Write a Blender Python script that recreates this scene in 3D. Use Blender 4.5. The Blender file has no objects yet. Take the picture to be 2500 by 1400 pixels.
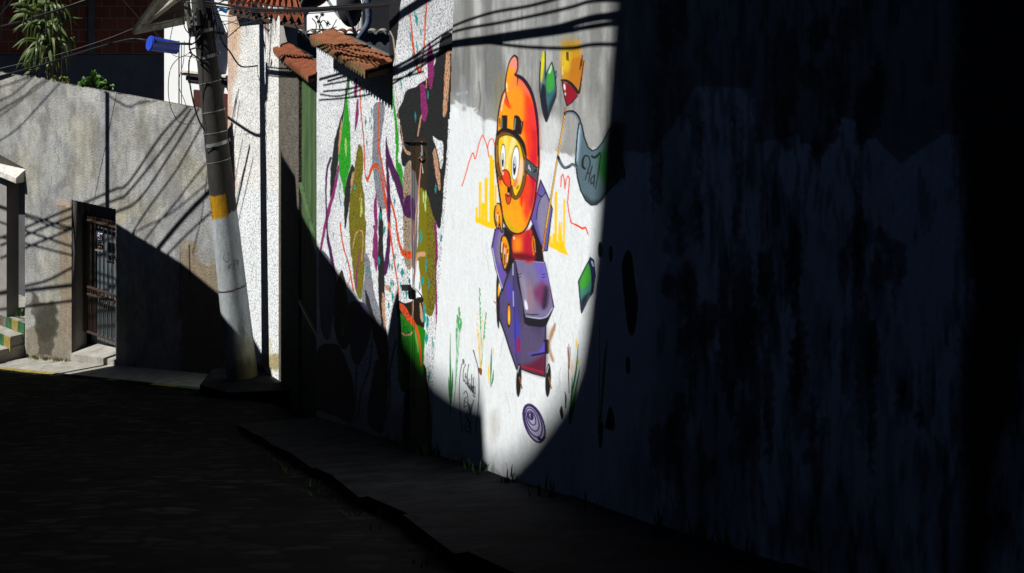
import bpy, bmesh, math, random
import numpy as np
from mathutils import Vector, Matrix
random.seed(7); rng = np.random.RandomState(5)
sc = bpy.context.scene; col = sc.collection
# ------------------------------------------------------------------ camera, sky, sun, exposure
ZC = 10.0; F = 3500.0
cam = bpy.data.objects.new('camera', bpy.data.cameras.new('camera')); col.objects.link(cam)
cam.location = (0, 0, ZC); cam.rotation_euler = (math.radians(90), 0, 0)
cam.data.sensor_width = 36; cam.data.lens = 36*F/2500; cam.data.shift_y = -900/2500
cam.data.clip_start = .05; cam.data.clip_end = 2000; sc.camera = cam
SUN = Vector((.93, .37, -1.15))                                   # direction the light travels
sun = bpy.data.objects.new('sun', bpy.data.lights.new('sun', 'SUN')); col.objects.link(sun)
sun.data.energy = 5.0; sun.data.angle = math.radians(.5); sun.data.color = (1, .985, .95)
sun.rotation_euler = SUN.to_track_quat('-Z', 'Y').to_euler()
w = bpy.data.worlds.new('World'); sc.world = w; w.use_nodes = True
nt = w.node_tree; bg = nt.nodes['Background']; sky = nt.nodes.new('ShaderNodeTexSky')
sky.sky_type = 'NISHITA'; sky.sun_disc = False
sky.sun_elevation = math.radians(49); sky.sun_rotation = math.radians(248.3)
sky.altitude = 3000; sky.air_density = .3; sky.dust_density = 0; sky.ozone_density = 4
nt.links.new(sky.outputs[0], bg.inputs[0]); bg.inputs[1].default_value = .06
sc.view_settings.view_transform = 'Standard'; sc.view_settings.look = 'None'
sc.view_settings.exposure = .32; sc.view_settings.gamma = 1
sc.render.resolution_x = 1024; sc.render.resolution_y = 573
try:
    sc.cycles.max_bounces = 4; sc.cycles.diffuse_bounces = 1
except Exception: pass

# ------------------------------------------------------------------ geometry of the place (metres, eye at ZC)
def at(px, py, Y): return Vector(((px-1250)/F*Y, Y, ZC-(py+200)/F*Y))
X0 = 2.6; K = .286                                             # street wall line  X = X0 - K Y
UW = Vector((-K, 1, 0)).normalized(); NW = Vector((1, K, 0)).normalized()   # along the wall / into the wall
def wY(px, s=0): return F*(X0+s)/(px-250)
def wall(px, py, s=0): return at(px, py, wY(px, s))
def wp(Y, z, d=0):                                             # point d metres out from the wall into the street
    return Vector((X0-K*Y, Y, ZC+z))-NW*d
def wbase(Y): return -.832-.301*Y
LC = 20.4; UL = Vector((-1.1, 1, 0)).normalized(); NL = Vector((1, 1.1, 0)).normalized()  # left house wall X = LC-1.1Y
def lY(px, o=0): return (LC+1.487*o)/(1.1+(px-1250)/F)
def lw(px, py, o=0): return at(px, py, lY(px, o))
def lp(Y, z, o=0): return Vector((LC-1.1*Y, Y, ZC+z))+NL*o     # o > 0 goes into the house
def lbase(Y): return -7.22-.237*(Y-22.62)
def ss(t): t = max(0., min(1., t)); return t*t*(3-2*t)
def bump_z(x, y): return .012*math.sin(x*3.1+y)*math.sin(y*2.3) if abs(x) < 14 and y < 30 else 0
def ground_z(x, y):
    yy = y if y < 24 else 24+(y-24)*.3
    z = -.97-.301*yy if y > 1 else -1.271+.1*(1-y)
    wgt = ss((-x-2.6)/.9)*ss((y-12)/6)
    return z*(1-wgt)+(lbase(min(y, 27))-.15)*wgt

# ------------------------------------------------------------------ helpers: tagging and meshes
def tag(o, label=None, cat=None, group=None, kind=None):
    if label: o['label'] = label
    if cat: o['category'] = cat
    if group: o['group'] = group
    if kind: o['kind'] = kind
    return o
def empty(name, loc=(0, 0, 0), label=None, cat=None, group=None):
    o = bpy.data.objects.new(name, None); o.location = loc; o.empty_display_size = .2; col.objects.link(o)
    return tag(o, label, cat, group)
def mesh(name, verts, faces, mats, parent=None, smooth=False, idx=None, fix=True):
    me = bpy.data.meshes.new(name); me.from_pydata([tuple(v) for v in verts], [], faces)
    for m in (mats if isinstance(mats, (list, tuple)) else [mats]): me.materials.append(m)
    if idx: me.polygons.foreach_set('material_index', idx)
    if smooth: me.polygons.foreach_set('use_smooth', [True]*len(me.polygons))
    if fix:
        b = bmesh.new(); b.from_mesh(me); bmesh.ops.recalc_face_normals(b, faces=b.faces); b.to_mesh(me); b.free()
    o = bpy.data.objects.new(name, me); col.objects.link(o)
    if parent:
        o.parent = parent; o.matrix_parent_inverse = Matrix.Translation(parent.location).inverted()
    return o
class MB:
    def __init__(s): s.v = []; s.f = []; s.m = []
    def add(s, v, f, m=0):
        n = len(s.v); s.v += [Vector(p) for p in v]; s.f += [tuple(i+n for i in q) for q in f]; s.m += [m]*len(f); return s
    def hexa(s, a, b, m=0):        # two quads (bottom ring, top ring)
        return s.add(list(a)+list(b), [(3,2,1,0),(4,5,6,7),(0,1,5,4),(1,2,6,5),(2,3,7,6),(3,0,4,7)], m)
    def bar(s, p, q, w, h=None, up=Vector((0,0,1)), m=0):
        p = Vector(p); q = Vector(q); h = h or w; d = (q-p).normalized()
        if abs(d.dot(up)) > .95: up = Vector((0,1,0))
        r = d.cross(up).normalized(); u = r.cross(d)
        k = lambda c: [c-r*w/2-u*h/2, c+r*w/2-u*h/2, c+r*w/2+u*h/2, c-r*w/2+u*h/2]
        return s.hexa(k(p), k(q), m)
    def tube(s, pts, r, n=6, m=0, cap=True):
        pts = [Vector(p) for p in pts]; rs = r if isinstance(r, (list, tuple)) else [r]*len(pts)
        V = []; up = Vector((.13, .21, 1)).normalized()
        for i, p in enumerate(pts):
            d = (pts[min(i+1, len(pts)-1)]-pts[max(i-1, 0)]).normalized()
            if abs(d.dot(up)) > .97: up = Vector((1, .1, 0))
            a = d.cross(up).normalized(); b = a.cross(d)
            V += [p+(a*math.cos(2*math.pi*k/n)+b*math.sin(2*math.pi*k/n))*rs[i] for k in range(n)]
        Fc = [(i*n+k, i*n+(k+1) % n, (i+1)*n+(k+1) % n, (i+1)*n+k) for i in range(len(pts)-1) for k in range(n)]
        if cap: Fc += [tuple(range(n))[::-1], tuple((len(pts)-1)*n+k for k in range(n))]
        return s.add(V, Fc, m)
    def prism(s, poly, vec, m=0):
        n = len(poly); poly = [Vector(p) for p in poly]; vec = Vector(vec)
        return s.add(poly+[p+vec for p in poly], [tuple(range(n)), tuple(range(2*n-1, n-1, -1))]+[(i, (i+1) % n, n+(i+1) % n, n+i) for i in range(n)], m)
    def build(s, name, mats, parent=None, smooth=False):
        return mesh(name, s.v, s.f, mats, parent, smooth, s.m)
def spline(pts, n=8):
    P = [Vector(p) for p in pts]
    if len(P) < 3: return [P[0].lerp(P[-1], i/n) for i in range(n+1)]
    P = [P[0]*2-P[1]]+P+[P[-1]*2-P[-2]]; out = []
    for i in range(1, len(P)-2):
        for k in range(n):
            t = k/n; a, b, c, d = P[i-1:i+3]
            out.append(.5*((2*b)+(c-a)*t+(2*a-5*b+4*c-d)*t*t+(3*b-a-3*c+d)*t**3))
    return out+[P[-2]]

# ------------------------------------------------------------------ materials (all procedural)
def mat(name, rgb, rough=.85, var=.25, scale=4, bump=.25, bscale=30, c2=None, metal=0, spec=.3, streak=0, bdist=.01, detail=6):
    m = bpy.data.materials.new(name); m.use_nodes = True; N = m.node_tree.nodes; L = m.node_tree.links
    p = N['Principled BSDF']; p.inputs['Roughness'].default_value = rough; p.inputs['Metallic'].default_value = metal
    p.inputs['Specular IOR Level'].default_value = spec
    tc = N.new('ShaderNodeTexCoord'); n1 = N.new('ShaderNodeTexNoise'); n1.inputs['Scale'].default_value = scale
    n1.inputs['Detail'].default_value = detail; n1.inputs['Roughness'].default_value = .65
    mp = N.new('ShaderNodeMapping'); L.new(tc.outputs['Object'], mp.inputs[0])
    if streak: mp.inputs['Scale'].default_value = (1, 1, streak)
    L.new(mp.outputs[0], n1.inputs[0])
    r = N.new('ShaderNodeValToRGB'); L.new(n1.outputs[0], r.inputs[0])
    r.color_ramp.elements[0].position = .33; r.color_ramp.elements[1].position = .67
    c2 = c2 or tuple(c*(1-var) for c in rgb)
    r.color_ramp.elements[0].color = (*c2, 1); r.color_ramp.elements[1].color = (*rgb, 1)
    L.new(r.outputs[0], p.inputs['Base Color'])
    if bump:
        n2 = N.new('ShaderNodeTexNoise'); n2.inputs['Scale'].default_value = bscale; n2.inputs['Detail'].default_value = 5
        L.new(tc.outputs['Object'], n2.inputs[0]); b = N.new('ShaderNodeBump'); b.inputs['Strength'].default_value = bump
        b.inputs['Distance'].default_value = bdist; L.new(n2.outputs[0], b.inputs['Height']); L.new(b.outputs[0], p.inputs['Normal'])
    return m
def paintmat(name, grain=.15, gscale=25, bump=.3, bscale=60, bdist=.01, speck=0, sscale=70, streak=1., rough=.85):
    """colour from the hand painted attribute, with plaster grain, specks and relief on top"""
    m = bpy.data.materials.new(name); m.use_nodes = True; N = m.node_tree.nodes; L = m.node_tree.links
    p = N['Principled BSDF']; p.inputs['Roughness'].default_value = rough; p.inputs['Specular IOR Level'].default_value = .25
    a = N.new('ShaderNodeAttribute'); a.attribute_name = 'paint'
    tc = N.new('ShaderNodeTexCoord'); mp = N.new('ShaderNodeMapping'); mp.inputs['Scale'].default_value = (1, 1, streak)
    L.new(tc.outputs['Object'], mp.inputs[0])
    n1 = N.new('ShaderNodeTexNoise'); n1.inputs['Scale'].default_value = gscale; n1.inputs['Detail'].default_value = 8
    n1.inputs['Roughness'].default_value = .7; L.new(mp.outputs[0], n1.inputs[0])
    mr = N.new('ShaderNodeMapRange'); L.new(n1.outputs[0], mr.inputs[0]); mr.inputs[1].default_value = .3; mr.inputs[2].default_value = .7
    mr.inputs[3].default_value = 1-grain; mr.inputs[4].default_value = 1+grain*.3
    mx = N.new('ShaderNodeVectorMath'); mx.operation = 'SCALE'; L.new(a.outputs['Color'], mx.inputs[0]); L.new(mr.outputs[0], mx.inputs['Scale'])
    out = mx.outputs[0]
    n2 = N.new('ShaderNodeTexNoise'); n2.inputs['Scale'].default_value = sscale; n2.inputs['Detail'].default_value = 3
    L.new(tc.outputs['Object'], n2.inputs[0])
    if speck:
        m2 = N.new('ShaderNodeMapRange'); L.new(n2.outputs[0], m2.inputs[0]); m2.inputs[1].default_value = .40; m2.inputs[2].default_value = .50
        m2.inputs[3].default_value = 1-speck; m2.inputs[4].default_value = 1
        m3 = N.new('ShaderNodeVectorMath'); m3.operation = 'SCALE'; L.new(out, m3.inputs[0]); L.new(m2.outputs[0], m3.inputs['Scale']); out = m3.outputs[0]
    L.new(out, p.inputs['Base Color'])
    n3 = N.new('ShaderNodeTexNoise'); n3.inputs['Scale'].default_value = bscale; n3.inputs['Detail'].default_value = 6
    L.new(tc.outputs['Object'], n3.inputs[0])
    b = N.new('ShaderNodeBump'); b.inputs['Strength'].default_value = bump; b.inputs['Distance'].default_value = bdist
    L.new(n3.outputs[0], b.inputs['Height']); L.new(b.outputs[0], p.inputs['Normal'])
    return m
M = {}
M['smoothwall'] = paintmat('painted plaster', .10, 14, .32, 38, .008, .06, 30, streak=.6)
M['roughcast'] = paintmat('painted roughcast', .10, 20, .75, 75, .016, .72, 52)
M['doorpaint'] = paintmat('painted sheet metal door', .15, 5, .1, 30, .003, streak=.1, rough=.5)
M['cement'] = paintmat('weathered cement render', .34, 9, .8, 30, .02, .16, 45, streak=.7)
M['body'] = mat('masonry', (.3, .28, .26))
M['roughwhite'] = paintmat('white roughcast', .12, 14, .8, 50, .02, .62, 40)
M['greycement'] = mat('rough grey cement', (.14, .125, .10), bump=.9, bscale=28, bdist=.03, var=.45, scale=9)
M['tile'] = mat('clay roof tile', (.26, .070, .028), c2=(.13, .038, .018), scale=6, bump=.15, bscale=60)
M['tile2'] = mat('weathered clay roof tile', (.29, .105, .042), c2=(.15, .055, .025), scale=6, bump=.15, bscale=60)
M['groove'] = mat('shaded dirty tile groove', (.05, .018, .012), bump=0)  # dirt and the missing shade of the troughs, both put into the colour
M['mossytile'] = mat('mossy tile ends', (.22, .13, .05), c2=(.06, .06, .03), scale=14)
M['greycap'] = mat('cement tile cap', (.4, .38, .34), c2=(.2, .19, .15), scale=14)
M['pole'] = paintmat('concrete pole', .45, 9, .35, 60, .006, .15, 45, streak=.3)
M['steel'] = mat('galvanised steel', (.42, .44, .45), rough=.45, metal=.6, var=.3, bump=.1)
M['rust'] = mat('rusty iron', (.07, .038, .024), rough=.8, c2=(.035, .022, .018), scale=18, bump=.4, bscale=80)
M['cable'] = mat('black cable', (.012, .012, .014), rough=.5, bump=0)
M['cablegrey'] = mat('dusty cable', (.06, .055, .05), rough=.6, bump=0)
M['bluepl'] = mat('blue plastic drum', (.02, .07, .55), rough=.35, var=.3, bump=.05, spec=.5)
M['cyanpl'] = mat('light blue plastic connector', (.01, .22, .60), rough=.4, bump=0)
M['black'] = mat('black painted inside', (.01, .01, .01), bump=0)
M['greenmetal'] = mat('green painted corrugated metal', (.085, .15, .055), rough=.6, c2=(.035, .07, .03), scale=5, streak=.15, bump=.15)
M['redwood'] = mat('dark red painted wood', (.07, .018, .012), bump=.2)
M['whitewall'] = mat('white wall', (.80, .81, .80), var=.06, bump=.1, scale=2)
M['darkwall'] = mat('dark grey render', (.030, .034, .042), var=.3, bump=.3)  # tone dark enough to replace missing shade on the house behind the dish
M['bluegrey'] = mat('blue grey render', (.10, .115, .14), var=.3, bump=.3)
M['winframe'] = mat('brown window frame', (.05, .03, .025), bump=.1)
M['glass'] = mat('dark window pane', (.02, .025, .03), rough=.08, bump=0, spec=.6)
M['doorglass'] = mat('grey blue panelled door', (.10, .125, .14), rough=.5, var=.2, scale=2, bump=.05)
M['dish'] = mat('grey satellite dish', (.05, .05, .055), rough=.5, bump=0)
M['leaf'] = mat('sword leaf', (.10, .14, .022), rough=.5, c2=(.02, .045, .006), scale=3.5, bump=0, spec=.4)
M['leaf2'] = mat('shrub leaf', (.055, .15, .018), rough=.5, c2=(.03, .09, .01), scale=8, bump=0)
M['drywood'] = mat('dry stems', (.05, .03, .02), bump=0)
M['trunk'] = mat('plant trunk', (.10, .08, .05), bump=.5, bscale=40)
M['stucco'] = mat('stained stucco', (.09, .09, .095), var=.4, scale=1.5)
M['oldboard'] = mat('weathered eave board', (.33, .31, .24), c2=(.07, .075, .04), scale=5, bump=.5, bscale=40, streak=.5)
M['pave'] = mat('worn shade-dark pavement cement', (.026, .029, .035), spec=.03, c2=(.004, .004, .005), scale=3.2, bump=.6, bscale=22, bdist=.02)  # street shade is put into this cement's colour; the sunlit copy is paler
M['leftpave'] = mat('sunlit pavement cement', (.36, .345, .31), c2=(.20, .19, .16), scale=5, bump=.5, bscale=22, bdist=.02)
M['yellow'] = mat('yellow kerb paint', (.36, .27, .03), c2=(.16, .14, .07), scale=9, bump=.5)
M['green'] = mat('green step paint', (.03, .15, .04), c2=(.02, .06, .03), scale=9, bump=.5)
M['blue'] = mat('blue kerb paint', (.12, .18, .33), c2=(.08, .12, .2), scale=9, bump=.5)
M['cream'] = mat('cream lintel paint', (.72, .70, .64), c2=(.4, .36, .3), scale=9, bump=.4)
M['grass'] = mat('weeds', (.05, .09, .02), bump=0)
M['letter'] = mat('number white', (.75, .75, .72), bump=0)
M['plate'] = mat('number plate navy', (.02, .02, .05), bump=0)
M['orange'] = mat('orange reflector', (.5, .2, .02), bump=0)
# brick
m = M['brick'] = bpy.data.materials.new('hollow clay brick'); m.use_nodes = True; N = m.node_tree.nodes; L = m.node_tree.links
b = N.new('ShaderNodeTexBrick'); tc = N.new('ShaderNodeTexCoord'); mp = N.new('ShaderNodeMapping'); mp.inputs['Rotation'].default_value = (math.radians(90), 0, 0)
L.new(tc.outputs['Object'], mp.inputs[0]); L.new(mp.outputs[0], b.inputs[0])
b.inputs['Color1'].default_value = (.22, .06, .03, 1); b.inputs['Color2'].default_value = (.15, .04, .022, 1); b.inputs['Mortar'].default_value = (.17, .15, .14, 1)
b.inputs['Scale'].default_value = 1; b.inputs['Brick Width'].default_value = .34; b.inputs['Row Height'].default_value = .26; b.inputs['Mortar Size'].default_value = .012
L.new(b.outputs[0], N['Principled BSDF'].inputs['Base Color']); N['Principled BSDF'].inputs['Roughness'].default_value = .9
bp = N.new('ShaderNodeBump'); bp.inputs['Strength'].default_value = .5; bp.inputs['Distance'].default_value = .01; bp.invert = True
L.new(b.outputs['Fac'], bp.inputs['Height']); L.new(bp.outputs[0], N['Principled BSDF'].inputs['Normal'])
# cobbles for the road
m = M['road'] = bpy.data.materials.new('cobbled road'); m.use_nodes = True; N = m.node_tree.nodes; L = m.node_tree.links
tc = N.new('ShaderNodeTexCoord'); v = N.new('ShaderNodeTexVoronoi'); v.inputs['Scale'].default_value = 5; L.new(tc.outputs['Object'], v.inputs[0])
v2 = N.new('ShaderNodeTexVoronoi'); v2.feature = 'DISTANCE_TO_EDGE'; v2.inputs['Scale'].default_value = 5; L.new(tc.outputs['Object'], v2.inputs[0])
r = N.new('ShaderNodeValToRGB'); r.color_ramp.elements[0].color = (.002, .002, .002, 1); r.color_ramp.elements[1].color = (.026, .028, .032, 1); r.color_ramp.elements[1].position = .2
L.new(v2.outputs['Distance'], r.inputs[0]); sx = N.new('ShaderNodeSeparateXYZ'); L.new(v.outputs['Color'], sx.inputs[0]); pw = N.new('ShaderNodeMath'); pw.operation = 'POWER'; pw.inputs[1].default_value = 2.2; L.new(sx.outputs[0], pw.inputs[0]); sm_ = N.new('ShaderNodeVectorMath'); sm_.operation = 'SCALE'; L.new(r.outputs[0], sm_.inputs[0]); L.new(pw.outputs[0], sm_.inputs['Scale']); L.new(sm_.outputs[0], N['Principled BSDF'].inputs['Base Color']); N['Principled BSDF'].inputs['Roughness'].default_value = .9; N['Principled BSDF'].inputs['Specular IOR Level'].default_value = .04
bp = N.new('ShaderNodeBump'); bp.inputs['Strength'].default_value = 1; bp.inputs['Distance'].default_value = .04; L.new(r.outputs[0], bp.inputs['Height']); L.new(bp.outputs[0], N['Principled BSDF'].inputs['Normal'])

# ------------------------------------------------------------------ brush work: colours laid on fine wall grids
def lin(c):
    c = np.asarray(c, float)/255; return np.where(c <= .04045, c/12.92, ((c+.055)/1.055)**2.4)
def cr(pts, n=6, closed=True):
    P = np.asarray(pts, float); k = len(P); out = []
    for i in range(k if closed else k-1):
        g = (lambda j: P[j % k]) if closed else (lambda j: P[min(max(j, 0), k-1)])
        a, b, c, d = g(i-1), g(i), g(i+1), g(i+2)
        for q in range(n):
            t = q/n; out.append(.5*((2*b)+(c-a)*t+(2*a-5*b+4*c-d)*t*t+(3*b-a-3*c+d)*t**3))
    if not closed: out.append(P[-1])
    return np.array(out)
class Canvas:
    def __init__(s, xs, ys, base):
        s.x = np.asarray(xs, float); s.y = np.asarray(ys, float)
        s.c = np.empty((len(s.y), len(s.x), 3)); s.c[:] = lin(base); s.T = (0, 0, 1)
    def org(s, ox, oy, k): s.T = (ox, oy, k); return s
    def tr(s, pts): p = np.array([q[:2] for q in pts], float); return p/s.T[2]+np.array(s.T[:2])
    def box(s, P, m):
        i0 = np.searchsorted(s.x, P[:, 0].min()-m); i1 = np.searchsorted(s.x, P[:, 0].max()+m)
        j0 = np.searchsorted(s.y, P[:, 1].min()-m); j1 = np.searchsorted(s.y, P[:, 1].max()+m)
        return i0, i1, j0, j1
    def blend(s, b, a, colr):
        i0, i1, j0, j1 = b; s.c[j0:j1, i0:i1] = s.c[j0:j1, i0:i1]*(1-a[..., None])+lin(colr)*a[..., None]
    def fill(s, pts, colr, soft=.8, a=1., sp=True, n=5, ragged=0):
        P = s.tr(pts)
        if sp: P = cr(P, n)
        b = s.box(P, soft+2+ragged); i0, i1, j0, j1 = b
        if i1 <= i0 or j1 <= j0: return
        X, Y = np.meshgrid(s.x[i0:i1], s.y[j0:j1])
        if ragged: X = X+ragged*wob(X, Y, 1); Y = Y+ragged*wob(X, Y, 2)
        d = np.full(X.shape, 1e9); ins = np.zeros(X.shape, bool)
        for (x1, y1), (x2, y2) in zip(P, np.roll(P, -1, 0)):
            dx, dy = x2-x1, y2-y1; l = dx*dx+dy*dy
            if l < 1e-9: continue
            t = np.clip(((X-x1)*dx+(Y-y1)*dy)/l, 0, 1); d = np.minimum(d, (X-x1-t*dx)**2+(Y-y1-t*dy)**2)
            if dy: ins ^= ((y1 > Y) != (y2 > Y)) & (X < dx*(Y-y1)/dy+x1)
        d = np.sqrt(d); d = np.where(ins, d, -d); t = np.clip(d/(2*soft)+.5, 0, 1); s.blend(b, a*t*t*(3-2*t), colr)
    def line(s, pts, colr, wd=3., soft=.7, a=1., sp=True, n=5, ragged=0):
        """pts: (x, y) or (x, y, width); widths in photograph pixels"""
        W = np.array([p[2] if len(p) > 2 else wd for p in pts], float); P = s.tr(pts)
        Q = np.column_stack([P, W])
        if sp and len(Q) > 2: Q = cr(Q, n, False)
        b = s.box(Q, Q[:, 2].max()/2+soft+2+ragged); i0, i1, j0, j1 = b
        if i1 <= i0 or j1 <= j0: return
        X, Y = np.meshgrid(s.x[i0:i1], s.y[j0:j1]); d = np.full(X.shape, 1e9)
        if ragged: X = X+ragged*wob(X, Y, 1); Y = Y+ragged*wob(X, Y, 2)
        for (x1, y1, w1), (x2, y2, w2) in zip(Q[:-1], Q[1:]):
            dx, dy = x2-x1, y2-y1; l = max(dx*dx+dy*dy, 1e-9)
            t = np.clip(((X-x1)*dx+(Y-y1)*dy)/l, 0, 1)
            d = np.minimum(d, np.hypot(X-x1-t*dx, Y-y1-t*dy)-(w1+(w2-w1)*t)/2)
        t = np.clip(.5-d/(2*soft), 0, 1); s.blend(b, a*t*t*(3-2*t), colr)
    def oval(s, cx, cy, rx, ry, colr, soft=.8, rot=0, a=1., edge=None, ew=2.):
        t = np.linspace(0, 2*np.pi, 26)[:-1]; c_, s_ = math.cos(rot), math.sin(rot)
        P = np.column_stack([cx+rx*np.cos(t)*c_-ry*np.sin(t)*s_, cy+rx*np.cos(t)*s_+ry*np.sin(t)*c_])
        if colr is not None: s.fill(P, colr, soft, a, sp=False)
        if edge is not None: s.line(list(map(tuple, P))+[tuple(P[0])], edge, ew, sp=False)
    def mult(s, f): s.c *= f[..., None]
def wob(X, Y, sd, sc_=(9, 14)):
    return (np.sin(X/sc_[0]*1.7+sd*2.1+np.sin(Y/sc_[1]+sd)*1.3)+np.sin(Y/sc_[1]*2.9+sd*5+np.sin(X/sc_[0]*2.3))*.8+np.sin(X*.9+Y*.63+sd)*.35)/2.1
def vnoise(xs, ys, sx, sy, sd, octv=4):
    """smooth value noise on the canvas, sx / sy = feature size in pixels"""
    out = np.zeros((len(ys), len(xs))); amp = 1; tot = 0; r_ = np.random.RandomState(sd)
    for o in range(octv):
        gx = (np.asarray(xs)-min(xs))/sx*2**o; gy = (np.asarray(ys)-min(ys))/sy*2**o
        g = r_.rand(int(gy.max())+3, int(gx.max())+3)
        ix = gx.astype(int); iy = gy.astype(int); fx = gx-ix; fy = gy-iy; fx = fx*fx*(3-2*fx); fy = (fy*fy*(3-2*fy))[:, None]
        a = g[iy][:, ix]*(1-fx)+g[iy][:, ix+1]*fx; b_ = g[iy+1][:, ix]*(1-fx)+g[iy+1][:, ix+1]*fx
        out += amp*(a*(1-fy)+b_*fy); tot += amp; amp *= .55
    return out/tot
def grid(name, cv, pt, matr, parent, keep=None, extra=None, gain=.92):
    """wall surface with one vertex per canvas point; pt(PX, PY arrays) -> X, Y, Z arrays; keep(px, py, XYZ) -> face mask"""
    nx, ny = len(cv.x), len(cv.y); PX, PY = np.meshgrid(cv.x, cv.y); X, Y, Z = pt(PX, PY)
    co = np.stack([X, Y, Z], -1).reshape(-1, 3)
    i = np.arange(nx*ny).reshape(ny, nx)
    q = np.stack([i[:-1, :-1], i[1:, :-1], i[1:, 1:], i[:-1, 1:]], -1)
    if keep is not None:
        k = keep((PX[:-1, :-1]+PX[1:, 1:])/2, (PY[:-1, :-1]+PY[1:, 1:])/2, (Z[:-1, :-1]+Z[1:, 1:])/2); q = q[k]
    q = q.reshape(-1, 4); used = np.zeros(nx*ny, bool); used[q.ravel()] = True
    rm = np.cumsum(used)-1; q = rm[q]; co = co[used]; c = np.clip(cv.c.reshape(-1, 3)[used]*gain, 0, .9)
    me = bpy.data.meshes.new(name); nv = len(co); nf = len(q)
    ev, ef = (extra if extra else ([], []))
    lo = list(q.ravel())+[k+nv for f in ef for k in f]
    me.vertices.add(nv+len(ev)); me.vertices.foreach_set('co', np.concatenate([co.ravel(), np.array([tuple(v) for v in ev], float).ravel()]))
    me.loops.add(len(lo)); me.loops.foreach_set('vertex_index', np.array(lo, np.int32))
    st = list(range(0, nf*4, 4)); p = nf*4
    for f in ef: st.append(p); p += len(f)
    me.polygons.add(len(st)); me.polygons.foreach_set('loop_start', np.array(st, np.int32))
    me.materials.append(matr); me.materials.append(M['body']); me.polygons.foreach_set('material_index', [0]*nf+[1]*len(ef))
    me.update(calc_edges=True); me.validate()
    at_ = me.color_attributes.new('paint', 'FLOAT_COLOR', 'POINT'); buf = np.ones((nv+len(ev), 4)); buf[:nv, :3] = c; buf[nv:, :3] = .3
    at_.data.foreach_set('color', buf.ravel())
    o = bpy.data.objects.new(name, me); col.objects.link(o)
    if parent: o.parent = parent; o.matrix_parent_inverse = Matrix.Translation(parent.location).inverted()
    return o
def box_extra(a, b):
    return list(a)+list(b), [(3,2,1,0),(4,5,6,7),(0,1,5,4),(1,2,6,5),(2,3,7,6),(3,0,4,7)]
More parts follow.
